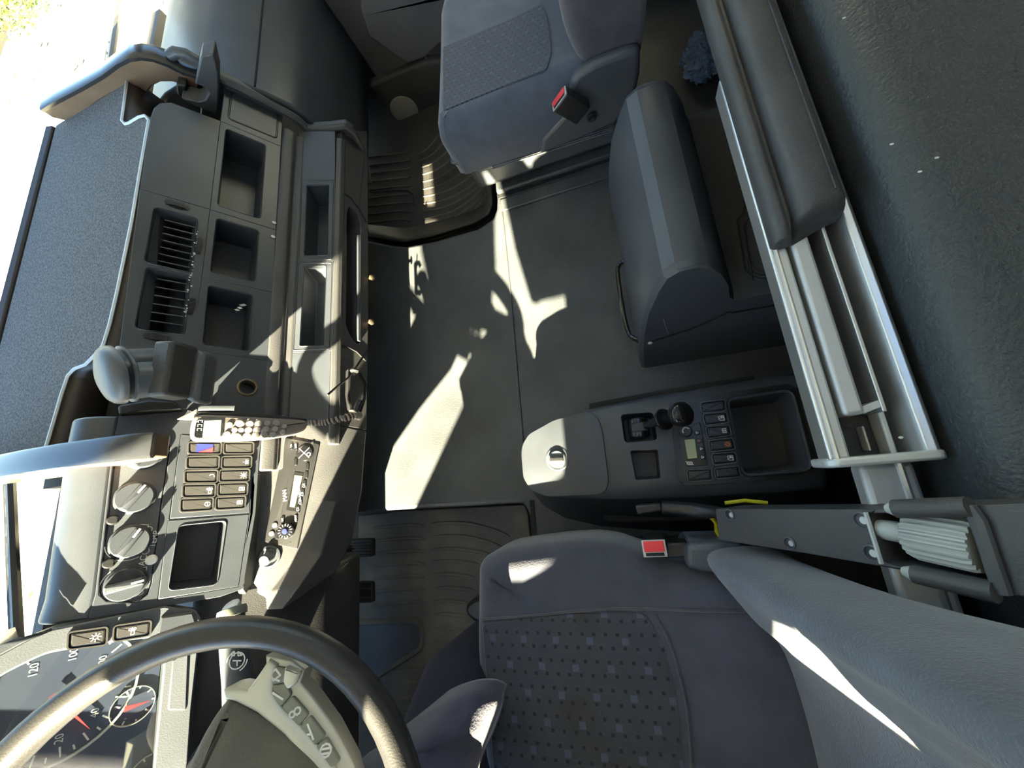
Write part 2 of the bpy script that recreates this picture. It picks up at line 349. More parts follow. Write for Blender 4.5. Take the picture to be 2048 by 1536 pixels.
# outside
gnd = struct(M().add([(-14, -14, -2.0), (6, -14, -2.0), (6, 16, -2.0), (-14, 16, -2.0)], [(0, 1, 2, 3)]).build('ground', 'sand'))
m = M()
for k in range(60):
    g = px_(random.uniform(0, 330), random.uniform(0, 235), -3); d = (g-CAM); p = CAM+d*(-3.0/d.z); r = random.uniform(.03, .10)
    m.lathe([(.01, 0), (r, .01), (r*.8, r*.5), (.01, r*.7)], p, (random.uniform(-.2, .2), random.uniform(-.2, .2), 1), 6)
o = m.build('stones', 'rock', smooth=0); o['kind'] = 'stuff'; tag(o, 'scattered brown stones on the bleached sandy ground outside', 'stones')
m = M()
for k in range(2600):
    u = random.gauss(10, 55); v = random.gauss(10, 50)
    if u*.55+v > 105: continue
    d = ray(u, v); p = CAM+d*(-3.0/d.z)+V((0, 0, random.uniform(0, .45))); a = random.uniform(0, 2*PI); s = random.uniform(.05, .13)
    t = V((math.cos(a), math.sin(a), random.uniform(-.2, .8)))*s; n = V((-math.sin(a), math.cos(a), random.uniform(-.5, .5)))*s*.4
    m.add([p-t, p+n, p+t, p-n], [(0, 1, 2, 3)])
o = m.build('shrub_leaves', 'leaf', smooth=0, merge=False); o['kind'] = 'stuff'; tag(o, 'yellow green scrub growing on the ground outside the windscreen', 'scrub')
# wipers lying across the foot of the windscreen, outside
def wiper(pts, z, label):
    P = [pz(u, v, z) for u, v in pts]; t = thing('windscreen_wiper', P[0], label, 'wiper', None)
    m = M(); m.tube([p+V((.02, 0, .01)) for p in P], .009, 6); m.build('arm', 'plastic_black', t)
    m = M(); n = 9
    for k in range(n):
        a = P[0].lerp(P[-1], k/n); b = P[0].lerp(P[-1], (k+.62)/n)
        m.tube([a+V((-.022, 0, 0)), b+V((-.022, 0, 0))], .006, 5); 
    m.build('blade_link', 'plastic_grey', t)
    M().tube([p+V((-.038, 0, -.003)) for p in P], .006, 5).build('blade', 'rubber_dark', t)
wiper([(243, -60), (239, 0), (232, 60), (222, 130)], .47, 'black windscreen wiper beyond the upper side board of the dash table')
wiper([(24, 935), (31, 1100), (42, 1310)], .47, 'dark windscreen wiper at the picture edge in front of the instrument cluster')

# ================================================================ DASHBOARD
dash = thing('dashboard', (-.85, .3, .2), 'black truck dashboard with storage bins, air vents, switch bank and radio', 'dashboard')
def bq(*pts): return Bp.loop(pts)
def lq(*pts): return Lp.loop(pts)
# --- blank panels and storage bins of the steep upper face
def bin_module(pl, outer, hole, name='storage_bin', depth=.085, label=None, r=.008, m='plastic', h=0.0):
    mm = M(); mm.plate(pl, pl.loop(outer), [round_loop(pl.loop(hole), r)], thick=.012, depth=depth, taper=.93, h=h)
    o = mm.build(name, m, dash, bevel=.0012, seg=2)
    hl = round_loop(pl.loop(hole), r)
    M().loft([[pl.at(p, h+.0) for p in grow(hl, .0022)], [pl.at(p, h+.0014) for p in grow(hl, .0012)], [pl.at(p, h-.002) for p in hl]], False, False).build('bin_lip', m, o)
    if label: o['label'] = label
    return o
bin_module(Bp, [(441, 242), (562, 293), (552, 460), (420, 419)], [(452.5, 258), (531, 290), (520, 437), (436, 411)], depth=.10)
bin_module(Bp, [(420, 419), (552, 460), (546, 585), (404, 554)], [(434, 437), (517, 461), (510, 562), (421, 545)], depth=.09)
bin_module(Bp, [(404, 554), (546, 585), (536, 721), (382, 701)], [(417, 571), (505.5, 590), (497, 700.5), (406, 689)], depth=.09)
fp = M(); fp.plate(Bp, bq((450, 165), (566, 225), (562, 293), (441, 242)), thick=.012); fpo = fp.build('cover_panel', 'plastic', dash, bevel=.0012)
lo = round_loop(bq((463, 182), (557, 226), (553, 277), (456, 237)), .008)
M().loft([[Bp.at(p, .0) for p in grow(lo, .002)], [Bp.at(p, .0022) for p in lo], [Bp.at(p, .0022) for p in grow(lo, -.0015)], [Bp.at(p, .0004) for p in grow(lo, -.003)]], False, False).build('cover_rim', 'plastic_black', fpo)
M().slab(Bp, grow(lo, -.003), -.002, .0012).build('cover_flap', 'plastic', fpo)
# socket blank with a round power socket
so = bq((495, 775))[0]
sh = [(so[0]+.0165*math.cos(t*PI/12), so[1]+.0165*math.sin(t*PI/12)) for t in range(24)]
skt = M().plate(Bp, bq((382, 701), (536, 721), (528, 832), (372, 822)), [sh], thick=.012, depth=.03, taper=1.0).build('socket_panel', 'plastic', dash, bevel=.0008)
M().loft([[Bp.at((so[0]+(p[0]-so[0])*k, so[1]+(p[1]-so[1])*k), h) for p in sh] for k, h in ((1.22, 0), (1.2, .003), (1.05, .0045), (.92, .003), (.9, -.02))], False, False).build('socket_ring', 'brown_ring', skt)
cq = [Bp.at((0, b), -.118) for b in (-.10, .12)]
extr([(-1.32, .15), (cq[1].x, cq[1].z), (cq[0].x, cq[0].z), (-1.02, .54), (-1.32, .50)], .07, 1.0).build('dash_core', 'void_black', dash)
# --- air vents
def vent_frame(q): return round_loop(bq(*q), .008)
V1 = [(310, 415), (394, 437), (382, 544), (290, 524)]; V2 = [(294, 535), (379, 551), (367, 669), (270, 656)]
vp = M().plate(Bp, bq((280, 378), (420, 419), (372, 822), (225, 800)), [vent_frame(V1), vent_frame(V2)], thick=.012, depth=.07, taper=.86).build('vent_panel', 'plastic', dash, bevel=.001)
for q, ns in ((V1, 7), (V2, 6)):
    vo = vent_frame(q)
    vu = M().loft([[Bp.at(p, 0) for p in grow(vo, .003)], [Bp.at(p, .002) for p in grow(vo, .0015)], [Bp.at(p, -.004) for p in grow(vo, -.001)], [Bp.at(p, -.03) for p in grow(vo, -.006)]], False, False).build('air_vent', 'plastic', dash)
    A, B_, C_, D_ = [V((*Bp.p2(*p), 0)) for p in q]
    for k in range(ns):
        t = (k+.9)/(ns+.9) if ns == 7 else (k+.75)/(ns+1.1)
        a = A.lerp(D_, t); b = B_.lerp(C_, t); a = a.lerp(b, .24); b = b.lerp(a, .02)
        d = Bp.at((b.x, b.y), 0)-Bp.at((a.x, a.y), 0); P = Bp.at((a.x, a.y), -.012)
        M().prism([P, P+d, P+d-Bp.n*.020+V((0, .006, 0)), P-Bp.n*.020+V((0, .006, 0))], (0, -.0018, 0)).build('slat', 'plastic_grey', vu)
    # inner left cheek of the vent throat
    a, d = A.lerp(B_, .04), D_.lerp(C_, .04); a2, d2 = A.lerp(B_, .26), D_.lerp(C_, .26)
    M().add([Bp.at((a.x, a.y-.004), -.006), Bp.at((d.x, d.y if False else d.y), -.006), Bp.at((d2.x, d2.y), -.03), Bp.at((a2.x, a2.y-.004), -.03)], [(0, 1, 2, 3)]).build('vent_cheek', 'plastic_grey', vu)
def thumbwheel(q0, q1, wd):
    a, b = V((*Bp.p2(*q0), 0)), V((*Bp.p2(*q1), 0)); L = (b-a).length; t = (b-a)/L; n = V((-t.y, t.x, 0)); m = M(); N = 22
    c = (a+b)/2; R = L*.62
    for k in range(N):
        x = -L/2+L*(k+.5)/N; hgt = math.sqrt(R*R-x*x)-math.sqrt(R*R-L*L/4)
        hw = wd/2
        P = c+t*x; m.prism([Bp.at((P+t*sx*L/N*.33+n*sy*hw).to_2d(), -.001) for sx, sy in ((-1, -1), (1, -1), (1, 1), (-1, 1))], Bp.n*(.002+hgt*.45))
    m.slab(Bp, [((c+t*L*.56*math.cos(k*PI/10)+n*wd*.75*math.sin(k*PI/10)).x, (c+t*L*.56*math.cos(k*PI/10)+n*wd*.75*math.sin(k*PI/10)).y) for k in range(20)], -.002, .0006)
    m.build('thumbwheel', 'plastic_black', vp, smooth=0)
thumbwheel((331, 403), (379, 417), .012); thumbwheel((401, 476), (396, 508), .009); thumbwheel((386, 596), (380, 629), .009); thumbwheel((289, 671), (343, 680), .012)
sc = M()
for k in range(46):                             # chipped paint along the vent edges
    t = random.random(); base = V((402, 455, 0)).lerp(V((376, 640, 0)), t); u, v = base.x-6+random.gauss(0, 1.6), base.y
    p = Bp.p2(u, v); s = random.uniform(.0006, .0022)
    sc.add([Bp.at((p[0]+dx*s, p[1]+dy*s), .0022) for dx, dy in ((-1, -.5), (.6, -1), (1, .7), (-.4, 1))], [(0, 1, 2, 3)])
for u, v in ((548, 446), (546, 474)):
    p = Bp.p2(u, v); sc.add([Bp.at((p[0]+.004*math.cos(k*PI/5), p[1]+.005*math.sin(k*PI/5)), .0022) for k in range(10)], [tuple(range(10))])
for u, v in ((486, 604), (482, 609), (490, 603), (476, 613)):
    p = Bp.p2(u, v); sc.add([Bp.at((p[0]+.003*math.cos(k*PI/2), p[1]+.006*math.sin(k*PI/2)), -.02) for k in range(4)], [(0, 1, 2, 3)])
sc.build('paint_chips', 'scratch', vp, smooth=0)['kind'] = 'stuff'
M().plate(Bp, bq((302, 232), (308, 216), (320, 206), (342, 205), (441, 242), (420, 419), (280, 378)), thick=.03).build('blank_panel', 'plastic', dash, bevel=.001)
# --- rolled edge under the upper face, lower shelf with its bins
e0 = Bp.hit(552, 460); e1 = Lp.hit(597, 440)
extr([(e0.x-.012, e0.z-.002), (e0.x, e0.z), (e0.x+.010, e0.z-.008), (e0.x+.016, e0.z-.022), (e0.x+.012, e0.z-.034), (e1.x+.002, e1.z+.003), (e1.x+.004, e1.z-.006), (e1.x-.03, e1.z-.01)], .06, 1.0).build('rolled_edge', 'plastic_soft', dash, bevel=.004, seg=3)
M().plate(Lp, lq((597, 262), (670, 262), (670, 360), (602, 361)), thick=.012).build('blank_panel', 'plastic', dash, bevel=.0012)
bin_module(Lp, [(602, 361), (670, 360), (667, 522), (594, 523)], [(614, 371), (657, 370), (654, 510), (609, 511)], depth=.075, r=.004)
bin_module(Lp, [(594, 523), (667, 522), (662, 702), (582, 706)], [(609, 533), (652, 532), (646, 690), (600, 692)], depth=.075, r=.004)
for q in (((604, 364), (667, 363), (664, 519), (598, 520)), ((597, 527), (664, 526), (659, 698), (587, 701))):
    lp_ = round_loop(lq(*q), .004); M().loft([[Lp.at(p, 0) for p in grow(lp_, .0012)], [Lp.at(p, .0015) for p in lp_], [Lp.at(p, 0) for p in grow(lp_, -.0012)]], False, False).build('bin_border', 'plastic', dash)
M().plate(Lp, lq((582, 706), (662, 702), (657, 845), (566, 850)), thick=.012).build('blank_panel', 'plastic', dash, bevel=.0012)
c0 = Lp.hit(668, 500); c1 = Fp.hit(692, 520)
extr([(c0.x-.01, c0.z-.006), (c0.x, c0.z+.001), (c0.x+.009, c0.z-.006), (c0.x+.012, c0.z-.02), (c0.x+.004, c0.z-.03), (c0.x-.02, c0.z-.03)], .11, 1.0).build('front_strip', 'plastic_soft', dash, bevel=.003, seg=3)
# --- lower fascia with the drawer slot
fo = Fp.loop([(683, 262), (735, 262), (737, 640), (733, 860), (676, 850)])
fh = round_loop(Fp.loop([(694, 425), (699, 412), (716, 428), (722, 448), (721, 684), (717, 690), (703, 676), (692, 650)]), .006)
fa = M().plate(Fp, fo, [fh], thick=.02, depth=.06, taper=.96).build('lower_fascia', 'plastic_soft', dash, bevel=.002)
M().prism([Fp.at(p, -.02) for p in Fp.loop([(714, 470), (721, 470), (720, 684), (714, 682)])], Fp.n*.024).build('drawer_front', 'plastic', fa, bevel=.002)
M().tube([Fp.hit(681, 383)+Fp.n*.001, Fp.hit(700, 395)+Fp.n*.001, Fp.hit(718, 418)+Fp.n*.001, Fp.hit(733, 446)+Fp.n*.001], .0022, 5).build('fascia_seam', 'void_black', fa)
M().tube([Fp.hit(674, 690)+Fp.n*.001, Fp.hit(692, 693)+Fp.n*.001, Fp.hit(712, 703)+Fp.n*.001, Fp.hit(731, 722)+Fp.n*.001], .0022, 5).build('fascia_seam', 'void_black', fa)
for q in ((742, 557), (741, 645)):
    P = px_(q[0]-3, q[1], -.655)
    M().lathe([(.004, -.02), (.004, .006), (.009, .007), (.009, .012), (.004, .014), (.001, .014)], P, (1, 0, .1), 10).build('screw_knob', 'brown_ring', fa)
# black coat hook and thin strap at the fascia
hk = M(); P = [px_(u, v, -.635) for u, v in ((697, 742), (696, 790), (700, 820))]
hk.tube([P[0], P[1], P[2]], .006, 8); hk.tube([P[0], px_(708, 740, -.62), px_(716, 742, -.615)], .006, 8); hk.tube([P[2], px_(712, 822, -.62), px_(722, 800, -.61)], .006, 8)
hk.build('coat_hook', 'plastic_black', dash)
M().tube([px_(u, v, -.63) for u, v in ((735, 700), (715, 730), (697, 755), (672, 775), (655, 790))], .0025, 6).build('strap', 'void_black', dash)
# --- passenger end of the dash: a raised, curved section closed by a soft rim
prof = [(-1.25, .39), (-1.12, .523), (-1.02, .541), (-.89, .544), (-.865, .536), (-.822, .494), (-.785, .444), (-.755, .400), (-.742, .36), (-.745, .15), (-.83, -.02), (-1.25, -.02)]
extr(prof, 1.05, YP-.03).build('passenger_section', 'plastic', dash, bevel=.010, seg=3)
sm = M(); sm.tube([(-.799, 1.06, .4655), (-.799, 1.76, .4655)], .0024, 6); sm.build('section_seam', 'void_black', dash)
YR = 1.035
rim = [py_(u, v, YR) for u, v in ((408, 132), (440, 158), (480, 176), (520, 197), (575, 226), (600, 241), (612, 254), (626, 259), (660, 257), (690, 253), (706, 264), (720, 290), (732, 326), (738, 365))]
rim = [along0 for along0 in rim]
m = M(); m.tube(rim, .0095, 8); m.build('end_rim', 'plastic_soft', dash)
m = M(); m.prism(rim+[V((-.80, YR, .05)), V((-.95, YR, .10)), V((-1.05, YR, .44))], (0, .03, 0)); m.build('end_plate', 'plastic', dash, bevel=.004)
# --- driver wing: one big plate with openings, filled by the modules
CL = [(243, 872), (250, 868), (332, 884), (341, 893), (323, 1010), (303, 1168), (296, 1188), (272, 1206), (212, 1203), (198, 1190), (200, 1160), (232, 884)]
SW = [(361, 868), (506, 880), (499, 1026), (339, 1038)]; ST = [(336, 1041), (499, 1028), (477, 1173), (316, 1199)]
wing = [(238, 832), (372, 822), (528, 832), (520, 900), (512, 1025), (486, 1178), (440, 1194), (330, 1213), (176, 1238), (190, 1190), (226, 884)]
wg = M().plate(Bp, bq(*wing), [bq(*CL), bq(*SW), bq(*ST)], thick=.012, depth=.012, taper=1.0, floor=False).build('wing_panel', 'plastic', dash, bevel=.0012)
R_ = .062; pr = []
ed = [Bp.hit(236, 832), Bp.hit(226, 884), Bp.hit(190, 1190), Bp.hit(176, 1238)]
rings = []
for P in ed:
    c = P-Bp.n*R_
    rings.append([c+Bp.n*(R_*math.cos(t))-Bp.b*(R_*math.sin(t)) for t in [k*PI/180*12 for k in range(11)]]+[c+V((-.05, 0, -.10)), c+V((.0, 0, -.10))])
M().loft(rings).build('wing_crest', 'plastic', dash, bevel=.004)
cp = M().slab(Bp.shift(-.005), grow(bq(*CL), -.0012), -.006, 0).build('climate_panel', 'plastic_grey', dash, bevel=.001)
Cp = Bp.shift(-.005)
def knob(u, v, r, ang, par, marks=True):
    c = Cp.p2(u, v); O = Cp.at(c)
    k = M().lathe([(r*1.12, 0), (r*1.12, .002), (r*1.02, .003), (r, .012), (r*.94, .014), (.001, .014)], O, Cp.n, 28)
    d = V((math.cos(ang), math.sin(ang), 0)); n = V((-d.y, d.x, 0)); c3 = V((*c, 0))
    l = [c3-d*r*.92-n*r*.26, c3+d*r*.92-n*r*.26, c3+d*r*.92+n*r*.26, c3-d*r*.92+n*r*.26]
    k.slab(Cp, round_loop([(p.x, p.y) for p in l], r*.12), .012, .026, r=.003).build('control_knob', 'plastic', par)
    m = M(); a, b = c3+d*r*.35, c3+d*r*.88; 
    strokes(Cp, [[(a.x, a.y), (b.x, b.y)]], .003, .0265).build('knob_mark', 'white_print', par)
    if marks: strokes(Cp, [circ(c[0], c[1], r*1.2, 18, ang+2.2, ang+4.1)], .0012, .0006).build('ring_mark', 'white_print', par)
knob(288, 908, .026, .5, cp, False); knob(270, 995, .026, .55, cp, False); knob(261, 1083, .026, .5, cp); knob(251, 1167, .026, 1.45, cp)
text(Cp, 'TEMP', Cp.p2(309, 1078), .012, (1, .12), parent=cp); text(Cp, 'AC', Cp.p2(286, 1121), .013, (1, .12), parent=cp)
for u, v, hx in ((303, 1119, 1), (226, 1040, 0), (218, 1126, 0)):
    if hx: M().lathe([(.0085, -.004), (.0085, .008), (.0065, .011), (.001, .0115)], Cp.at(Cp.p2(u, v)), Cp.n, 14).build('push_button', 'white_print', cp)
    else: M().lathe([(.009, 0), (.008, .008), (.006, .010), (.001, .010)], Cp.at(Cp.p2(u, v)), Cp.n, 14).build('push_button', 'plastic_black', cp)
ic = [[(x*.006, y*.006) for x, y in q] for q in ([(-1, -.6), (1, -.6), (1, .6), (-1, .6), (-1, -.6)], [(-.4, 0), (.4, 0)], [(0, -.6), (0, .6)])]
def put(icon, c, s=1.0): return [[(c[0]+p[0]*s, c[1]+p[1]*s) for p in q] for q in icon]
pt = put(ic, Cp.p2(287, 1142)) + put([circ(0, 0, .004)], Cp.p2(280, 1185)) + put([circ(0, 0, .005)], Cp.p2(297, 1059)) + put([circ(0, 0, .005)], Cp.p2(291, 1102)) + put([[(-.005, -.006), (.005, -.006), (.003, .006), (-.003, .006), (-.005, -.006)]], Cp.p2(287, 1054))
strokes(Cp, pt, .0011).build('symbols', 'white_print', cp)
# --- bank of ten rocker switches
sp = M().plate(Bp, [p for p in grow(bq(*SW), -.0006)], thick=.012, h=.0006).build('switch_panel', 'plastic', dash, bevel=.001)
def px(x, y): return (340+x/5.12, 770+y/5.12)
LC = [[(190, 585), (528, 585), (520, 708), (186, 706)], [(172, 735), (505, 727), (497, 857), (168, 857)], [(152, 880), (490, 872), (480, 1000), (148, 1003)], [(132, 1020), (468, 1012), (458, 1145), (128, 1152)], [(108, 1165), (445, 1152), (436, 1280), (104, 1300)]]
RC = [[(550, 588), (855, 588), (850, 705), (548, 705)], [(532, 735), (835, 727), (828, 850), (526, 855)], [(510, 870), (815, 862), (808, 985), (503, 992)], [(492, 1005), (795, 998), (788, 1125), (486, 1135)], [(470, 1148), (775, 1136), (765, 1262), (464, 1278)]]
ICO = {  # little symbols, in units of the switch width
 'moon': [circ(0, 0, .5, 10, -1.2, 1.9)], 'lock': [[(-.6, 0), (.6, 0)], circ(-.25, .35, .22, 8), circ(.3, .35, .22, 8), [(0, 0), (0, -.6)]],
 'cross': [[(-.6, -.6), (.6, .6)], [(-.6, .6), (.6, -.6)], [(0, -.7), (0, .7)], [(-.7, 0), (.7, 0)]], 'truck': [[(-.7, .3), (-.7, -.2), (0, -.2), (0, .3), (-.7, .3)], circ(.35, .3, .2, 8), circ(.35, -.4, .2, 8), [(.1, -.1), (.7, -.1)]],
 'ring': [circ(0, 0, .5, 12), [(-.5, 0), (.5, 0)]], 'box': [[(-.4, -.5), (.4, -.5), (.4, .5), (-.4, .5), (-.4, -.5)], circ(0, 0, .2, 8)], 'win': [[(-.6, .5), (-.6, -.3), (-.2, -.6), (.6, -.6), (.6, .5), (-.6, .5)], [(-.6, 0), (.6, 0)], circ(.1, .2, .18, 8)],
 'sun': [circ(0, 0, .32, 12)]+[[(.45*math.cos(k*PI/4), .45*math.sin(k*PI/4)), (.75*math.cos(k*PI/4), .75*math.sin(k*PI/4))] for k in range(8)]}
def rocker(pl, q, par, icon=None, t=.8, m='rocker_black', im='white_print', name='rocker_switch', h=.0012):
    l = pl.loop(q); rl = round_loop(l, .005)
    M().loft([[pl.at(p, h-.0012) for p in grow(rl, .0022)], [pl.at(p, h+.0035) for p in grow(rl, .0014)], [pl.at(p, h+.0035) for p in grow(rl, -.0006)], [pl.at(p, h-.002) for p in grow(rl, -.0022)]], False, False).build('switch_frame', 'rocker_black', par)
    o = M().loft([[pl.at(p, h-.003) for p in grow(rl, -.0022)], [pl.at(p, h+.002) for p in grow(rl, -.0026)], [pl.at(p, h+.0026) for p in grow(rl, -.0045)]]).build(name, m, par, smooth=8)
    if icon:
        L = [V((*p, 0)) for p in l]; a, b = (L[0]+L[3])/2, (L[1]+L[2])/2; c = a.lerp(b, t); wd = (L[3]-L[0]).length*.34
        strokes(pl, put(ICO[icon], (c.x, c.y), wd), .0010, h+.0029).build('symbol', im, o if par.parent is None else par)
    return o
for k, q in enumerate(LC):
    o = rocker(Bp, [px(*p) for p in q], sp, (None, None, 'moon', 'truck', 'ring')[k], .82)
    if k == 0:
        l = Bp.loop([px(275, 605), px(440, 610), px(436, 690), px(265, 688)]); M().slab(Bp, l, .003, .0046).build('lamp_lens', 'blue_led', sp)
        M().slab(Bp, Bp.loop([px(400, 655), px(440, 640), px(436, 690), px(290, 690)]), .0045, .0050).build('lamp_lens', 'red', sp)
for k, q in enumerate(RC): rocker(Bp, [px(*p) for p in q], sp, (None, 'lock', 'cross', 'box', 'box')[k], .80)
# --- driver storage bin
bin_module(Bp, ST, [(358, 1052), (452, 1042), (433, 1168), (338, 1180)], depth=.075, h=.0006)
# --- lower wing body carrying the radio
st = [[Bp.hit(528, 832), Lp.hit(566, 850)+V((-.006, 0, .012)), Lp.hit(585, 850), Lp.hit(655, 846), Fp.hit(690, 852), Fp.hit(733, 862), V((-.80, .10, .12)), V((-.95, .10, .10))],
      [Bp.hit(512, 985), Lp.hit(535, 985)+V((-.006, 0, .012)), Lp.hit(550, 985), Lp.hit(622, 1000), Fp.hit(672, 1005), Fp.hit(724, 980), V((-.80, -.02, .12)), V((-.95, -.02, .08))],
      [Bp.hit(497, 1090), Lp.hit(512, 1090)+V((-.006, 0, .012)), Lp.hit(524, 1092), Lp.hit(600, 1106), Fp.hit(640, 1112), Fp.hit(703, 1084), V((-.81, -.10, .12)), V((-.95, -.10, .08))],
      [Bp.hit(484, 1180), Lp.hit(484, 1184)+V((-.006, 0, .012)), Lp.hit(490, 1190), Lp.hit(540, 1184), Fp.hit(598, 1172), Fp.hit(668, 1150), V((-.82, -.16, .12)), V((-.95, -.16, .06))],
      [Bp.hit(470, 1196)+V((-.04, -.02, -.06)), Lp.hit(472, 1205)+V((-.06, -.02, -.03)), Lp.hit(480, 1208)+V((-.06, -.02, -.03)), Lp.hit(520, 1210)+V((-.05, -.02, -.03)), Fp.hit(585, 1205)+V((-.05, -.02, -.02)), V((-.76, -.18, .14)), V((-.84, -.18, .10)), V((-.95, -.18, .06))]]
M().loft(st).build('wing_body', 'plastic_soft', dash, sub=0, bevel=.012, seg=3, smooth=50)
Rp = Lp.shift(.004)
ro = Lp.loop([(572, 875), (640, 888), (596, 1098), (530, 1083)])
rad = M().slab(Lp, round_loop(ro, .004), -.01, .004, r=.0015).build('radio', 'plastic_black', dash)
def rq(x, y): return (500+x/4.8, 840+y/4.8)
def rl(*p): return Rp.loop([rq(*q) for q in p])
M().slab(Rp, rl((350, 640), (372, 545), (290, 960), (250, 955)), 0, .0004).build('cassette_slot', 'void_black', rad)
M().slab(Rp, rl((430, 495), (515, 510), (440, 880), (350, 862)), 0, .001).build('display_bezel', 'gloss_black', rad)
M().slab(Rp, rl((432, 530), (505, 540), (430, 840), (385, 830)), .001, .0016).build('display', 'lcd', rad)
c = Rp.p2(*rq(528, 318)); M().lathe([(.018, 0), (.018, .003), (.016, .0045), (.001, .0045)], Rp.at(c), Rp.n, 24).build('cursor_pad', 'gloss_black', rad)
strokes(Rp, [[(c[0]-.011, c[1]-.011), (c[0]+.011, c[1]+.011)], [(c[0]-.011, c[1]+.011), (c[0]+.011, c[1]-.011)], circ(c[0]-.004, c[1]+.010, .004, 10)], .0012, .005).build('symbols', 'white_print', rad)
c = Rp.p2(*rq(358, 1062)); kb = M().lathe([(.0165, 0), (.0165, .008), (.014, .010), (.006, .010), (.006, .0115), (.001, .012)], Rp.at(c), Rp.n, 28).build('volume_knob', 'gloss_black', rad)
M().lathe([(.0062, .0105), (.005, .0135), (.001, .0138)], Rp.at(c), Rp.n, 16).build('knob_centre', 'blue_led', rad)
strokes(Rp, [[(c[0]+.0105*math.cos(k*PI/7), c[1]+.0105*math.sin(k*PI/7)), (c[0]+.0145*math.cos(k*PI/7), c[1]+.0145*math.sin(k*PI/7))] for k in range(14)], .001, .0104).build('knob_ticks', 'white_print', rad)
for x, y in ((240, 1010), (210, 1090)):
    M().lathe([(.0055, 0), (.0055, .002), (.001, .003)], Rp.at(Rp.p2(*rq(x, y))), Rp.n, 14).build('radio_button', 'plastic_grey', rad)
for x, y in ((465, 855), (488, 775), (508, 695), (526, 610), (543, 525), (553, 445), (443, 945), (318, 960), (258, 1105), (400, 250), (445, 255), (440, 400)):
    c = Rp.p2(*rq(x, y)); M().slab(Rp, rrect(c[0], c[1], .017, .007, .003), 0, .002, r=.001).build('radio_button', 'gloss_black', rad)
for s_, x, y, z in (('C1', 465, 855, .0075), ('C2', 486, 790, .0075), ('C3', 505, 710, .0075), ('C4', 522, 630, .0075), ('MENU', 443, 945, .005), ('OFF', 318, 960, .005), ('TA', 400, 250, .006), ('BND', 445, 250, .005), ('MAN', 340, 725, .0115), ('BLAUPUNKT', 480, 700, .0058)):
    text(Rp, s_, Rp.p2(*rq(x, y)), z, (1, -.12), parent=rad, h=.0026)
for x, y in ((415, 190), (598, 220), (202, 1150), (388, 1178)):
    M().lathe([(.003, 0), (.001, .0004)], Rp.at(Rp.p2(*rq(x, y))), Rp.n, 8).build('key_hole', 'void_black', rad)
# cigarette lighter in its recessed ring
c = Lp.p2(540, 1113); O = Lp.at(c, .002)
lg = M().lathe([(.023, 0), (.023, .003), (.019, .004), (.017, .001), (.0165, -.004)], O, Lp.n, 24).build('lighter_ring', 'plastic', dash)
M().lathe([(.011, -.01), (.0115, .016), (.010, .019), (.001, .0195)], O, (V(Lp.n)+V((-.1, -.25, 0))), 20).build('lighter_knob', 'plastic_grey', lg)
# --- instrument cluster ahead of the wheel
K = Bp.shift(.004)
bez = [(-170, 1440), (-60, 1345), (0, 1308), (60, 1276), (104, 1258), (330, 1212), (392, 1222), (402, 1240), (398, 1290), (384, 1420), (368, 1640), (-260, 1700)]
len_ = [(-140, 1470), (-40, 1378), (20, 1342), (90, 1308), (200, 1288), (300, 1276), (328, 1290), (326, 1340), (318, 1420), (300, 1600), (-200, 1640)]
cl = M().plate(K, K.loop(bez), [round_loop(K.loop(len_), .01)], thick=.03, depth=.03, taper=.97).build('instrument_cluster', 'plastic_grey', dash, bevel=.003)
Gp = K.shift(-.028)
M().slab(Gp, grow(K.loop(len_), -.004), 0, .001).build('dial_plate', 'dial_blue', cl)
def dial(u, v, r, n, a0, a1, nums, needle):
    c = Gp.p2(u, v)
    M().loft([[Gp.at(p, h) for p in circ(c[0], c[1], rr, 40)[:-1]] for rr, h in ((r*1.04, .001), (r*1.04, .005), (r, .005), (r, .001))], False, False).build('dial_ring', 'silver_paint', cl)
    tk = []
    for k in range(n+1):
        a = a0+(a1-a0)*k/n; r0 = r*(.80 if k % 2 == 0 else .88); tk.append([(c[0]+r0*math.cos(a), c[1]+r0*math.sin(a)), (c[0]+r*.95*math.cos(a), c[1]+r*.95*math.sin(a))])
    strokes(Gp, tk, .0022, .0016).build('dial_ticks', 'white_print', cl)
    for i, s_ in enumerate(nums):
        a = a0+(a1-a0)*i/(len(nums)-1); text(Gp, s_, (c[0]+r*.66*math.cos(a), c[1]+r*.66*math.sin(a)), r*.15, (1, 0), parent=cl, h=.0016)
    d = V((math.cos(needle), math.sin(needle), 0)); e = V((-d.y, d.x, 0))*.004; c3 = V((*c, 0))
    M().prism([Gp.at((p.x, p.y), .006) for p in (c3-e-d*.01, c3+d*r*.8, c3+e-d*.01)], Gp.n*.0015).build('needle', 'red', cl)
dial(116, 1396, .088, 24, PI+.55, -.55, ['0', '20', '40', '60', '80', '100', '120'], PI*.80)
dial(266, 1410, .027, 6, PI+.4, -.4, ['0', '10'], PI*.5)
dial(300, 1545, .027, 6, PI+.4, -.4, ['0', '1'], PI*.8)
M().slab(K.shift(.0), round_loop(K.loop(len_), .01), -.004, -.002).build('cluster_lens', 'lens', cl)
rocker(K, [(138, 1264), (216, 1253), (213, 1288), (136, 1298)], cl, 'sun', .7); rocker(K, [(229, 1251), (303, 1240), (300, 1270), (227, 1282)], cl, 'truck', .5)
M().loft([[K.at(p, .0) for p in K.loop([(322, 1232), (386, 1222), (392, 1240), (388, 1258), (312, 1272)])], [K.at(p, .004) for p in K.loop([(325, 1235), (384, 1226), (389, 1241), (385, 1256), (317, 1268)])]]).build('cluster_blank', 'plastic', cl, bevel=.001)
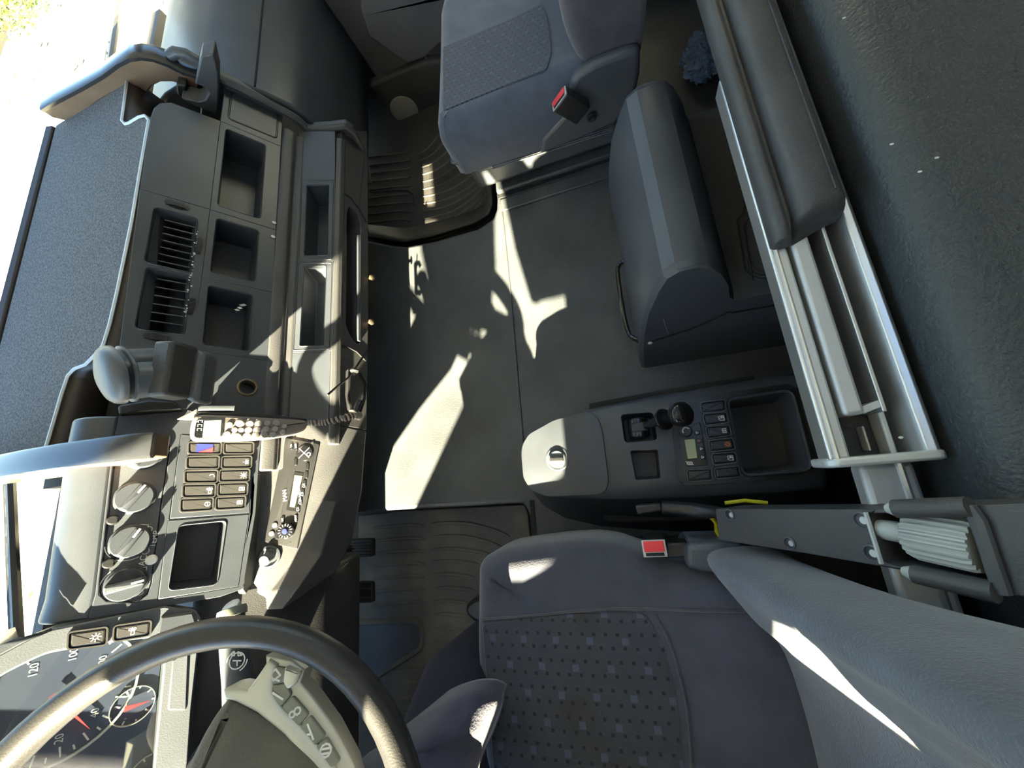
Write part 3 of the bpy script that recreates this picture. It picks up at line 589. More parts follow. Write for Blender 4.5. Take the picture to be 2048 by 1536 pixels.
M().prism([K.at(p, -.03) for p in K.loop([(345, 1320), (378, 1300), (372, 1420), (335, 1420)])], K.n*.032).build('side_rib', 'plastic_grey', cl, bevel=.002)
m = M()
ring0 = [K.at(p, .0) for p in K.loop([(-170, 1440), (-60, 1345), (0, 1308), (60, 1276), (104, 1258)])]
m.loft([ring0, [p+K.n*.012+K.b*-.006 for p in ring0], [p+K.n*.012+K.b*-.03 for p in ring0], [p+K.n*-.08+K.b*-.05 for p in ring0]], False, False, False); m.build('cluster_hood', 'plastic', cl, solid=.004)
# dark knee panel below the cluster
kp = M().prism([(-1.0, -.17, .05), (-.80, -.17, .05), (-.76, -.17, .16), (-.80, -.17, .36), (-.86, -.17, .44), (-1.1, -.17, .44)], (0, -.70, 0)).build('knee_panel', 'plastic_soft', dash, bevel=.01)
# ================================================================ DASH TABLE (removable tray) and its clamps
ZT = .60
tray = thing('dash_table', (-1.15, .55, ZT-.03), 'removable dash table with grey carpet top and brown side boards', 'table')
XL_ = pz(60, 450, ZT).x
edge = [(298, 243), (283, 330), (265, 440), (247, 528), (234, 590), (220, 650), (207, 692)]
low = [(190, 712), (172, 730), (150, 738), (137, 752), (124, 790), (108, 845), (94, 892), (88, 925)]
top = [(255, 158), (252, 185), (246, 228), (244, 243), (250, 250), (258, 248), (278, 236), (290, 233)]
right = [pz(u, v, ZT) for u, v in top+edge+low]
yb, yt = .105, 1.040
outl = [(XL_-.0, yb), (XL_-.0, yt)] + [(p.x, p.y) for p in right if p.y > yb] 
TP = axes_plane((0, 0, ZT), (1, 0, 0), (0, 1, 0)); TP.n = V((0, 0, 1)); TP.b = V((0, 1, 0))
M().slab(TP, outl, -.03, -.002).build('table_board', 'wood_lip', tray)
M().slab(TP, grow(outl, -.004), -.004, .0).build('carpet_top', 'carpet', tray)
# pale bead round the carpet edge and the dark apron hanging under it
er = [p for p in right if p.y > yb]
M().tube([p+V((.002, 0, .001)) for p in er], .0035, 6).build('edge_bead', 'alu_matt', tray)
m = M(); rings = []
for p in er: rings.append(p)
m.loft([[p+V((.002, 0, -.002)) for p in rings], [p+V((.012, -.002, -.02)) for p in rings], [p+V((.016, -.004, -.075)) for p in rings]], False, False, False).build('table_apron', 'apron_dark', tray, solid=.006)
M().prism([(XL_-.004, yb, ZT-.04), (XL_-.004, yb, ZT+.004), (XL_-.022, yb, ZT+.010), (XL_-.028, yb, ZT-.04)], (0, yt-yb, 0)).build('front_lip', 'apron_dark', tray, bevel=.003)
# side boards: low lips standing on the table ends, curling down to the clamps
def side_board(y0, y1, prof, hole=None):
    A = [(x, y0, z) for x, z in prof]; o = M().prism(A, (0, y1-y0, 0)).build('side_board', 'wood_lip', tray, bevel=.003, seg=2)
    T = [V((x, 0, z)) for x, z in prof[hole[0]:hole[1]]]; m = M(); rg_ = []
    for i, p in enumerate(T):
        t = (T[min(i+1, len(T)-1)]-T[max(i-1, 0)]).normalized(); n = V((-t.z, 0, t.x)); n = n if n.z > 0 or (abs(n.z) < .3 and n.x > 0) else -n
        rg_.append([V((p.x, y, p.z))+n*h for y, h in ((y0-.001, -.004), (y0-.001, .003), (y0+.004, .0055), (y1-.004, .0055), (y1+.001, .003), (y1+.001, -.004))])
    m.loft(rg_).build('edge_band', 'edge_band', o, smooth=60)
ub = [py_(u, v, 1.035) for u, v in ((84, 222), (110, 206), (160, 180), (205, 154), (236, 131), (258, 120), (280, 117), (305, 120), (335, 131), (365, 146), (392, 155), (400, 160))]
lb = [py_(u, v, 1.035) for u, v in ((392, 186), (372, 172), (345, 164), (322, 164), (305, 172), (290, 190), (282, 212), (272, 226), (255, 170), (200, 200), (140, 244), (105, 236))]
side_board(1.035, 1.078, [(p.x, p.z) for p in ub+lb], (0, len(ub)))
lp2 = [(-1.34, .575), (-1.34, .615), (-1.25, .632), (-1.15, .642), (-1.02, .644), (-.92, .640), (-.84, .630), (-.77, .618), (-.745, .605), (-.75, .58), (-.80, .572), (-.86, .575), (-.90, .56), (-.96, .545), (-1.1, .545), (-1.25, .555)]
side_board(.083, .122, lp2, (1, 9))
# upper clamp: black hook that grips the table's far side board
uc = thing('table_clamp', pz(410, 170, .5), 'black hook clamp gripping the far side board beside the passenger dash end', 'clamp', None)
hook = [(402, 112), (427, 108), (437, 150), (436, 222), (430, 228), (404, 218), (372, 204), (362, 196), (380, 200), (396, 204), (410, 200), (418, 186), (412, 176), (397, 170), (390, 168)]
H0 = [py_(u, v, .985) for u, v in hook]
M().prism(H0, (0, .045, 0)).build('hook', 'plastic_soft', uc, bevel=.003)
M().tube([py_(u, v, 1.06) for u, v in ((340, 112), (352, 104), (372, 108), (392, 120), (405, 132))], .012, 10).build('hook_arm', 'plastic_grey', uc)
M().prism([py_(u, v, 1.01) for u, v in ((352, 168), (372, 172), (372, 200), (356, 192))], (0, .03, 0)).build('clamp_pad', 'plastic_black', uc, bevel=.003)
# lower clamp: black block on a twin grey barrel with a round cap
lc = thing('table_clamp', pz(330, 745, .55), 'black block clamp with grey double barrel and round cap beside the phone', 'clamp', None)
zc = .63
capc = pz(200, 752, .685); blk = pz(322, 742, zc-.01); ax = (capc-blk).normalized(); side = ax.cross(V((0, 0, 1))).normalized(); upv = side.cross(ax).normalized()
def barrel(off, r, a, b): return [blk+ax*t+side*off for t in (a, b)], r
L_ = (capc-blk).length
m = M()
for off, r in ((.024, .028), (-.024, .028)):
    m.tube([blk+side*off, blk+ax*(L_*.62)+side*off], r, 20)
m.build('barrel', 'plastic_grey', lc)
m = M(); N = 28
def oval(s, h): return [blk+ax*h+side*(.054*s*math.cos(2*PI*k/N)*(1-.12*math.cos(4*PI*k/N)))+upv*(.042*s*math.sin(2*PI*k/N)) for k in range(N)]
m.loft([oval(.93, L_*.55), oval(.97, L_*.57), oval(.97, L_*.62), oval(.93, L_*.63)]); m.build('collar', 'plastic_grey', lc)
M().loft([oval(.86, L_*.60), oval(.86, L_*.74)]).build('neck', 'plastic_black', lc)
M().loft([oval(.93, L_*.72), oval(1.0, L_*.74), oval(1.0, L_*.80), oval(.96, L_*.88), oval(.85, L_*.95), oval(.6, L_*1.0), oval(.3, L_*1.02), oval(.05, L_*1.025)]).build('cap', 'plastic_grey', lc, smooth=60)
bl = [pz(u, v, zc+.01) for u, v in ((322, 684), (358, 683), (341, 792), (306, 797))]
m = M(); m.prism([p-V((0, 0, .03)) for p in bl], (0, 0, .04)); m.build('clamp_block', 'rubber_dark', lc, bevel=.006)
b2 = [pz(u, v, zc-.0) for u, v in ((355, 690), (378, 700), (362, 806), (338, 795))]
m = M(); m.prism([p-V((-.004, 0, .045)) for p in b2], (0, 0, .03)); m.build('clamp_jaw', 'plastic_soft', lc, bevel=.008)
# grey bracket and small grey wedge under the clamp
M().prism([Bp.hit(u, v)+Bp.n*.02 for u, v in ((238, 815), (300, 803), (350, 806), (366, 822), (300, 826), (240, 832))], -Bp.n*.03).build('foot', 'plastic_black', lc, bevel=.004)

# ================================================================ PHONE HANDSET with coiled cord
HP = Bp.shift(.035)
ph = thing('phone_handset', HP.hit(490, 855), 'tan car phone handset with green display and coiled cord, above the switches', 'phone')
def hx(x, y): return (340+x/5.12, 770+y/5.12)
ol = HP.loop([hx(*q) for q in ((215, 400), (240, 330), (300, 300), (600, 312), (1000, 335), (1250, 348), (1400, 362), (1412, 400), (1385, 465), (1280, 505), (1000, 548), (700, 568), (300, 572), (225, 555), (205, 500))])
M().slab(HP, round_loop(ol, .012, 3), -.022, .004, r=.006).build('handset_body', 'handset', ph)
sh_ = HP.loop([hx(*q) for q in ((232, 400), (250, 300), (310, 275), (700, 282), (1100, 308), (1400, 345), (1400, 362), (1000, 345), (600, 322), (300, 310))])
M().slab(HP, sh_, -.03, .0).build('handset_back', 'plastic_black', ph, bevel=.003)
M().slab(HP, round_loop(HP.loop([hx(*q) for q in ((250, 360), (545, 350), (535, 560), (225, 562))]), .010), .003, .006, r=.002).build('display_surround', 'key_grey', ph)
M().slab(HP, round_loop(HP.loop([hx(*q) for q in ((268, 368), (530, 362), (515, 545), (240, 548))]), .008), .0055, .0066).build('display_glass', 'gloss_black', ph)
M().slab(HP, HP.loop([hx(*q) for q in ((348, 372), (524, 365), (510, 540), (330, 542))]), .0064, .0072).build('display', 'lcd_green', ph)
K2 = [(605, 410, .9), (582, 505, .9), (715, 392, 1.25), (660, 462, .8), (725, 464, .8), (690, 525, 1.25)]
for r, (y0, x0) in enumerate(((400, 815), (463, 802), (520, 788))):
    for k in range(4): K2.append((x0+k*90-r*1, y0-k*3, 1.0))
K2 += [(1168, 425, .8), (1150, 485, .8)]
for x, y, s in K2:
    c = HP.p2(*hx(x, y)); M().lathe([(.0068*s, .003), (.0068*s, .0052), (.0058*s, .0064), (.003*s, .0068), (.0004, .0068)], HP.at(c), HP.n, 14).build('key', 'key_grey', ph)
pc = HP.p2(*hx(305, 410)); strokes(HP, [[(pc[0]+d, pc[1]-.003), (pc[0]+d+.004, pc[1]-.003), (pc[0]+d+.004, pc[1]+.003), (pc[0]+d, pc[1]+.003)] for d in (-.012, -.004, .004)], .0012, .0072).build('emblem', 'white_print', ph)
M().slab(HP, HP.loop([(398, 811), (470, 811), (468, 821), (396, 821)]), -.02, .004, r=.002).build('cradle_clip', 'plastic_grey', ph)
M().prism([HP.at(p, -.03) for p in HP.loop([(353, 834), (398, 810), (396, 826), (384, 836)])], HP.n*.006).build('cradle_tab', 'handset', ph, bevel=.002)
cdp = [HP.hit(*hx(1405, 385)), HP.hit(634, 846)+HP.n*.004, HP.hit(652, 846)+HP.n*.012, HP.hit(676, 841)+HP.n*.03, HP.hit(698, 836)+HP.n*.03, HP.hit(712, 834)+HP.n*.02]
def along(P, t):
    n = len(P)-1; x = min(t*n, n-1e-6); i = int(x); f = x-i; p0, p1, p2, p3 = P[max(i-1, 0)], P[i], P[i+1], P[min(i+2, n)]
    return .5*((2*p1)+(p2-p0)*f+(2*p0-5*p1+4*p2-p3)*f*f+(3*p1-p0-3*p2+p3)*f**3)
turns = 17; pts = []
for k in range(turns*8+1):
    t = k/(turns*8); P = along(cdp, t); T = (along(cdp, min(t+.01, 1))-along(cdp, max(t-.01, 0))).normalized(); X = T.orthogonal().normalized(); Y = T.cross(X); r = .0042+.005*t
    a = 2*PI*turns*t; pts.append(P+X*(r*math.cos(a))+Y*(r*math.sin(a)))
M().tube(pts, .0028, 5).build('coiled_cord', 'handset', ph)
M().tube([along(cdp, 1.0), Fp.hit(716, 800)+V((.02, 0, 0)), Fp.hit(724, 770)+V((.012, 0, 0)), Fp.hit(718, 745)], .004, 6).build('cord_tail', 'void_black', ph)

# ================================================================ STEERING WHEEL and column
WC = V((-.529, -.407, .656)); th = math.radians(25.3); ph_ = math.radians(10.8)
wn = V((math.sin(th), math.sin(ph_), math.cos(th))).normalized()
W = axes_plane(WC, (0, 1, 0) if False else V((0, 1, 0))-wn*wn.y, wn.cross(V((0, 1, 0)))*1.0)
W.n = wn; W.b = wn.cross(W.a).normalized()     # a: to the passenger side, b: away from the driver
if W.b.x > 0: W.b = -W.b
RW = .25
sw = thing('steering_wheel', WC, 'black steering wheel with silver spoke trim and grey spoke buttons', 'steering wheel')
rg = []
N = 72
def rimring(t):
    c = W.at((RW*math.cos(t), RW*math.sin(t))); d = W.a*math.cos(t)+W.b*math.sin(t)
    return [c+d*(.0180*math.cos(a))+W.n*(.0195*math.sin(a)) for a in [2*PI*j/14 for j in range(14)]]
rg = [rimring(2*PI*k/N) for k in range(N+1)]
M().loft(rg, False, False).build('rim', 'rim_leather', sw, smooth=60)
def wq(*pts): return W.loop(pts)
Wl = W.shift(-.03)
# hub pad, silver trim, button spoke
hubl = [(442, 1398), (468, 1403), (540, 1440), (620, 1500), (680, 1570), (640, 1680), (420, 1740), (300, 1690), (335, 1590), (392, 1470)]
M().slab(W, round_loop(wq(*hubl), .02), -.07, -.004, r=.02, k=5).build('hub_pad', 'rubber', sw, smooth=60)
trim = [(437, 1384), (455, 1380), (486, 1385), (510, 1352), (530, 1322), (548, 1332), (541, 1360), (540, 1390), (556, 1418), (610, 1470), (665, 1545), (690, 1600), (650, 1620), (612, 1545), (560, 1478), (505, 1432), (462, 1410), (440, 1404)]
M().slab(W, wq(*trim), -.05, -.008, r=.005).build('spoke_trim', 'silver_paint', sw)
plt_ = [(520, 1316), (575, 1326), (600, 1345), (592, 1372), (620, 1405), (660, 1462), (700, 1540), (720, 1620), (660, 1640), (640, 1560), (590, 1480), (535, 1425), (522, 1372)]
M().slab(W, wq(*plt_), -.045, -.014, r=.003).build('spoke', 'silver_paint', sw)
bt = [[(526, 1333), (566, 1340), (563, 1368), (524, 1378)], [(524, 1380), (564, 1370), (577, 1394), (554, 1420), (534, 1404)], [(555, 1420), (578, 1396), (612, 1434), (590, 1460)], [(592, 1461), (614, 1436), (646, 1478), (622, 1502)], [(623, 1504), (647, 1480), (676, 1530), (646, 1552)]]
for q in bt: M().slab(W, round_loop(wq(*q), .004), -.02, -.009, r=.002).build('spoke_button', 'switch_grey', sw)
bs = []
def ws_(q, s=1.0):
    c = W.p2(*q); return lambda pts: [(c[0]+x*.009*s, c[1]+y*.009*s) for x, y in pts]
f = ws_((545, 1354)); bs += [f([(-.6, .2), (.2, .8), (.7, .1), (-.1, -.6), (-.6, .2)])]
f = ws_((549, 1396)); bs += [f([(-.5, -.7), (.4, .7)])]
f = ws_((583, 1430)); bs += [f(circ(-.2, .3, .35, 8)), f(circ(.1, -.35, .4, 8))]
f = ws_((619, 1470)); bs += [f([(-.8, -.2), (-.2, .1), (-.2, .6)]), f([(-.2, .1), (.9, .7)])]
f = ws_((646, 1508)); bs += [f(circ(0, 0, .7, 10)), f([(-.3, -.6), (-.3, .6)]), f([(.2, -.6), (.2, .6)])]
bs += [W.loop([(540, 1362), (552, 1366)])]
strokes(W, bs, .0022, -.0085).build('symbols', 'white_print', sw)
M().slab(W, round_loop(wq((566, 1335), (598, 1346), (586, 1372), (571, 1382), (562, 1368)), .003), -.03, -.004, r=.003).build('spoke_paddle', 'silver_paint', sw)
# far spoke below the frame edge and the mirrored one at the other side
M().slab(W, [(-RW*.98, -.05), (-RW*.98, .05), (-.07, .07), (-.07, -.07)], -.035, -.008, r=.004).build('spoke', 'silver_paint', sw)
M().slab(W, [(-.03, -RW*.98), (.03, -RW*.98), (.04, -.07), (-.04, -.07)], -.035, -.008, r=.004).build('spoke', 'silver_paint', sw)
# column shroud with the stalk that points to the passenger side
cn = thing('steering_column', WC-wn*.25, 'dark steering column shroud with indicator stalk under the wheel', 'steering column')
Wc = W.shift(-.10)
def csec(s, h): return [W.at(p, h)+V((-.5*max(0, -.10-h), 0, .25*max(0, -.10-h))) for p in round_loop([(-.075*s, -.07*s), (.075*s, -.07*s), (.085*s, .05*s), (.04*s, .09*s), (-.04*s, .09*s), (-.085*s, .05*s)], .03)]
M().loft([csec(.75, -.075), csec(1.0, -.085), csec(1.0, -.13), csec(.8, -.24), csec(.7, -.36)]).build('shroud', 'plastic_soft', cn, smooth=50)
s0 = Wc.hit(464, 1215); s1 = Wc.hit(468, 1290); s2 = Wc.hit(476, 1360); s3 = W.at((.06, -.0), -.11)
M().tube([s3, s2, s1, s0.lerp(s1, .25)], [.014, .019, .018, .016], 14).build('stalk', 'plastic_grey', cn)
d = (s0-s1).normalized()
M().tube([s0.lerp(s1, .25), s0.lerp(s1, .12), s0.lerp(s1, .02), s0], [.019, .0195, .0185, .015], 18).build('stalk_end', 'switch_grey', cn)
tip = axes_plane(s0, d.orthogonal(), d.cross(d.orthogonal())); 
M().lathe([(.012, 0), (.012, .004), (.010, .0055), (.001, .006)], s0, (V((.3, .5, 1))+d).normalized(), 20).build('stalk_button', 'alu_matt', cn)
Sp = axes_plane(s1+wn*.0185, W.a, W.b); Sp.n = wn; Sp.a = W.a; Sp.b = W.b
c = Sp.p2(474, 1331)
ct = lambda u, v: Sp.p2(u, v)
strokes(Sp, [circ(*ct(475, 1321), .010, 14), circ(*ct(475, 1321), .0135, 8, .5, 1.6), circ(*ct(475, 1321), .0135, 8, 3.6, 4.7), [ct(467, 1321), ct(483, 1321)], [ct(475, 1321), ct(475, 1331)], [ct(463, 1310), ct(470, 1303), ct(470, 1311), ct(463, 1310)], [ct(477, 1303), ct(485, 1310), ct(477, 1311), ct(477, 1303)]], .0015, .0012).build('symbols', 'white_print', cn)
# ================================================================ FLOOR MATS with moulded ribs, pedals
def hz(z): q = Plane((0, 0, z), 0); q.a = V((1, 0, 0)); q.b = V((0, 1, 0)); q.n = V((0, 0, 1)); return q
def lerp(a, b, t): return a+(b-a)*t
def rib(pts, wd, h, z, par, m='rubber', n=10):
    P = [pz(u, v, z) for u, v in pts]
    Q = [along(P, k/n) for k in range(n+1)]; mm = M(); vs = []; fs = []
    for k, p in enumerate(Q):
        t = (Q[min(k+1, n)]-Q[max(k-1, 0)]).normalized(); s = V((-t.y, t.x, 0)); e = math.sin(PI*min(1, max(.04, k/n)))**.45 if 0 < k < n else .08
        hw = wd*.5*e
        vs += [p+s*hw, p+s*hw*.55+V((0, 0, h)), p-s*hw*.55+V((0, 0, h)), p-s*hw]
    for k in range(n):
        a = 4*k
        fs += [(a, a+1, a+5, a+4), (a+1, a+2, a+6, a+5), (a+2, a+3, a+7, a+6)]
    mm.add(vs, fs); return mm.build('rib', m, par, smooth=50)
ZD = -.172
dm = thing('floor_mat', pz(900, 1200, ZD), 'dusty black rubber floor mat with wide ribs in the driver footwell', 'floor mat')
md = [(735, 1030), (800, 1022), (1050, 1009), (1056, 1030), (1061, 1084)]
dl = [(p.x, p.y) for p in (pz(u, v, ZD) for u, v in md)] + [(-.29, -.88), (-1.0, -.88), (-1.0, pz(735, 1030, ZD).y)]
M().slab(hz(ZD), dl, -.012, 0).build('mat_sheet', 'rubber', dm, bevel=.003)
for v in (1050, 1076, 1101, 1126, 1151, 1177, 1203):
    rib([(745, v+6), (790, v+2), (830, v), (850, v+3)], .013, .004, ZD, dm)
for k, v in enumerate((1047, 1073, 1098, 1123, 1149, 1176, 1202, 1229, 1257, 1286, 1313)):
    e = (1020, 1006, 985, 960, 950, 950, 948, 948, 945, 930, 905)[k]; d = (26, 22, 12, 6, 5, 5, 6, 6, 7, 5, 4)[k]
    rib([(862+k*.8, v), (862+(e-862)*.4, v-1), (862+(e-862)*.75, v+d*.4), (e, v+d)], .013, .004, ZD, dm)
for v, a in ((1338, 778), (1368, 765), (1398, 772), (1426, 790)):
    rib([(a, v+4), (a+40, v+1), (850, v-2), (856, v-1)], .014, .004, ZD, dm)
for v in (1340, 1369, 1400): rib([(868, v-2), (890, v), (925, v+4)], .013, .004, ZD, dm)
fr = [(660, 1248), (832, 1240), (845, 1252), (846, 1288), (838, 1300), (770, 1342), (700, 1392), (640, 1420)]
fl_ = round_loop([(p.x, p.y) for p in (pz(u, v, ZD) for u, v in fr)], .02)
M().tube([V((x, y, ZD+.003)) for x, y in fl_], .008, 6, closed=True).build('mat_bead', 'rubber', dm)
ft = M().slab(hz(ZD), grow(fl_, -.006), -.001, .004); ft = ft.build('footrest_plate', 'plastic_soft'); tag(ft, 'smooth dark footrest plate let into the driver floor mat', 'footrest')
ZPm = -.112
pm = thing('floor_mat', pz(860, 380, ZPm), 'black rubber floor mat with fine curved ribs in the passenger footwell', 'floor mat')
pq = [pz(u, v, ZPm) for u, v in ((735, 486), (812, 494), (872, 482), (955, 456), (984, 436), (990, 418), (988, 400), (985, 360))]
pl_ = [(-1.2, pq[0].y)]+[(p.x, p.y) for p in pq]+[(-.30, 1.58), (-1.2, 1.58)]
M().slab(hz(ZPm), pl_, -.012, 0).build('mat_sheet', 'rubber_dark', pm, bevel=.003)
rimp = [pz(u, v, -.06) for u, v in ((735, 474), (812, 484), (872, 470), (948, 446), (978, 428), (985, 405), (983, 370))]
rimb = [pz(u, v, ZPm) for u, v in ((735, 450), (812, 458), (872, 446), (940, 424), (968, 410), (976, 390), (976, 360))]
M().loft([rimb, [a.lerp(b, .6)+V((0, 0, -.012)) for a, b in zip(rimb, rimp)], rimp], False, False, False).build('mat_edge', 'rubber_dark', pm, solid=.006)
for k in range(9):
    v = 305+k*17.5; rib([(736, v+10-k), (765, v+6-k), (800, v+2-k), (822, v-3)], .006, .0035, ZPm, pm, 'rubber')
for k in range(13):
    v = 300+k*14.5; e = min(968, 880+k*13)
    rib([(838+k*.6, v+8), (838+(e-838)*.45, v-4), (838+(e-838)*.8, v-22-k), (e, v-34-k*2.2)], .006, .0035, ZPm, pm, 'rubber')
M().tube([pz(u, v, ZPm+.004) for u, v in ((740, 385), (790, 381), (815, 381), (825, 388), (828, 410))], .0022, 5).build('mat_seam', 'void_black', pm)
def pedal(label, q, z, slope, name, ribs):
    P = [pz(u, v, z) for u, v in q]; c = sum(P, V())/4; t = thing(name, c, label, 'pedal')
    Pp = axes_plane(c, (P[1]-P[0]), (P[3]-P[0]))
    if Pp.n.z < 0: Pp.n = -Pp.n
    l = round_loop([((p-c).dot(Pp.a), (p-c).dot(Pp.b)) for p in P], .008)
    M().slab(Pp, l, -.012, .004, r=.003).build('pad', 'rubber_dark', t)
    a0 = min(p[0] for p in l); a1 = max(p[0] for p in l); b0 = min(p[1] for p in l); b1 = max(p[1] for p in l)
    for k in range(ribs):
        b = lerp(b0, b1, (k+.7)/(ribs+.4)); M().prism([Pp.at((x, b+dy), .0035) for x, dy in ((a0+.006, -.0016), (a1-.006, -.0016), (a1-.006, .0016), (a0+.006, .0016))], Pp.n*.003).build('grip_rib', 'rubber', t)
    M().tube([c+V((-.01, 0, -.01)), c+V((-.09, 0, .03)), c+V((-.16, 0, .16))], .012, 8).build('pedal_arm', 'plastic_black', t)
pedal('wide accelerator pedal with fine ridges under the dash edge', [(690, 1079), (746, 1077), (746, 1113), (688, 1116)], -.07, 0, 'accelerator_pedal', 6)
pedal('smaller brake pedal pad beside the mat ribs, nearer the steering wheel than the accelerator', [(716, 1163), (745, 1164), (746, 1205), (714, 1206)], -.06, 0, 'brake_pedal', 2)

# ================================================================ SEATS
def puff(m, out, zb, zt, r, f=None, inn=.012, scales=(.93, .82, .68, .52, .34, .15), k=5, off=0.0):
    cx = sum(p[0] for p in out)/len(out); cy = sum(p[1] for p in out)/len(out); f = f or (lambda x, y: 0)
    rings = [[V((x, y, zb)) for x, y in grow(out, -inn)], [V((x, y, zb+inn)) for x, y in out]]
    for j in range(k+1):
        a = PI/2*j/k; l = grow(out, -r*(1-math.cos(a))); rings.append([V((x, y, zt+f(x, y)*(j/k)-r+r*math.sin(a))) for x, y in l])
    base = [(p.x, p.y) for p in rings[-1]]
    for s in scales: rings.append([V((cx+(x-cx)*s, cy+(y-cy)*s, zt+f(cx+(x-cx)*s, cy+(y-cy)*s))) for x, y in base])
    return m.loft(rings)
def patch(m, out, zfun, off, scales=(.8, .6, .4, .2, .05)):   # thin panel that follows a cushion top
    cx = sum(p[0] for p in out)/len(out); cy = sum(p[1] for p in out)/len(out)
    rings = [[V((x, y, zfun(x, y)-.004)) for x, y in out], [V((x, y, zfun(x, y)+off)) for x, y in grow(out, -.004)]]
    for s in scales: rings.append([V((cx+(x-cx)*s, cy+(y-cy)*s, zfun(cx+(x-cx)*s, cy+(y-cy)*s)+off)) for x, y in out])
    return m.loft(rings, False, True)
def sub(l, n=3): # subdivide a 2D loop
    return [(lerp(l[i][0], l[(i+1) % len(l)][0], j/n), lerp(l[i][1], l[(i+1) % len(l)][1], j/n)) for i in range(len(l)) for j in range(n)]
def buckle(par, O, dx, dy, dz, sx, sy, sz):
    """belt buckle: black shell with its red release key on the dz end"""
    X, Y, Z = V(dx).normalized(), V(dy).normalized(), V(dz).normalized(); O = V(O)
    b = M(); b.box(O, sx, sy, sz, (X, Y, Z)); bo = b.build('buckle', 'plastic_black', par, bevel=.004)
    top = O+Z*(sz/2)
    M().box(top+Z*.0005, sx*.96, sy*.92, .003, (X, Y, Z)).build('buckle_rim', 'alu_matt', bo, bevel=.001)
    M().box(top+Z*.002-Y*(sy*.12), sx*.82, sy*.58, .005, (X, Y, Z)).build('release_key', 'red', bo, bevel=.0012)
    M().box(top+Z*.0022+Y*(sy*.31), sx*.74, sy*.16, .002, (X, Y, Z)).build('buckle_slot', 'void_black', bo)
# ---- passenger seat
ps = thing('passenger_seat', (-.1, 1.13, 0), 'blue passenger seat with fine dotted cloth and grey plastic side cover', 'seat')
po = round_loop(sub([(-.372, .880), (-.2, .874), (.10, .880), (.10, 1.36), (-.335, 1.36)], 3), .05, 2)
pf = lambda x, y: .016*(max(0, abs(y-1.125)/.235)**2.5)-.012*max(0, 1-((x-.12)/.12)**2 if x > 0 else 0)
puff(M(), po, .135, .30, .045, pf).build('cushion', 'fabric_blue', ps, smooth=60)
ins = round_loop([(p.x, p.y) for p in (pz(u, v, .302) for u, v in ((884, 94), (1030, 33), (1082, 6), (1097, 32), (1107, 108), (1098, 150), (975, 197), (888, 232)))], .012)
patch(M(), sub(ins, 1), lambda x, y: .30+pf(x, y), .003).build('seat_insert', 'seat_cloth_fine', ps, smooth=60)
bk = [py_(1148, 118, .905), py_(1136, 60, .905), py_(1134, 0, .905)]
pbp = [(.145, .25), (.03, .27), (.015, .31), (.0, .37), (-.0, .46), (.02, .60), (.06, .85), (.10, .97), (.16, .97), (.175, .85), (.17, .60), (.168, .42), (.15, .30)]
m = M()
def brow(y, dx, s): cx, cz = .1, .6; return [V((cx+(x-cx)*s+dx, y, cz+(z-cz)*(s if z > .6 else 1))) for x, z in pbp]
m.loft([brow(.895, .02, .80), brow(.90, .012, .9), brow(.92, 0, 1), brow(.98, -.01, 1), brow(1.05, .025, 1), brow(1.25, .025, 1), brow(1.32, -.01, 1), brow(1.37, 0, 1), brow(1.385, .02, .85)])
m.build('backrest', 'fabric_side', ps, smooth=60, sub=1)
M().box((-.10, 1.13, .105), .50, .44, .14).build('seat_base', 'plastic_grey', ps, bevel=.02)
cv = [py_(u, v, .872) for u, v in ((1142, 170), (1152, 152), (1190, 128), (1250, 105), (1282, 98), (1281, 150), (1268, 205), (1232, 250), (1150, 285), (1080, 312), (1082, 280), (1130, 230))]
M().prism(cv, (0, .03, 0)).build('side_cover', 'plastic_grey', ps, bevel=.012, seg=3)
sk = [py_(u, v, .885) for u, v in ((900, 328), (1030, 285), (1120, 245), (1230, 215), (1228, 256), (1100, 305), (960, 345))]
M().prism(sk, (0, .03, 0)).build('base_skirt', 'plastic_grey', ps, bevel=.004)
for k in range(3):
    a, b = py_(985, 338-k*4, .878+.002*k), py_(1226, 262-k*4, .878+.002*k); M().tube([a, b], .0022, 5).build('skirt_rib', 'plastic_grey', ps)
a, b = pz(950, 349, .02), pz(1020, 326, .02); M().box((a+b)/2+V((0, .02, 0)), (b-a).length, .05, .018, ((b-a).normalized(), V((0, 0, 1)).cross((b-a).normalized()), V((0, 0, 1)))).build('seat_rail', 'plastic_black', ps, bevel=.002)
P = py_(1183, 233, .866); M().lathe([(.012, 0), (.012, .004), (.008, .005), (.006, .002), (.001, .002)], P, (0, -1, 0), 16).build('cover_screw', 'plastic_black', ps)
bz = (py_(1124, 202, .855)-py_(1158, 222, .855)).normalized(); O = py_(1143, 212, .855)
yb_ = V((0, -1, 0)); xb = yb_.cross(bz).normalized()
buckle(ps, O, xb, yb_, bz, .052, .026, .075)
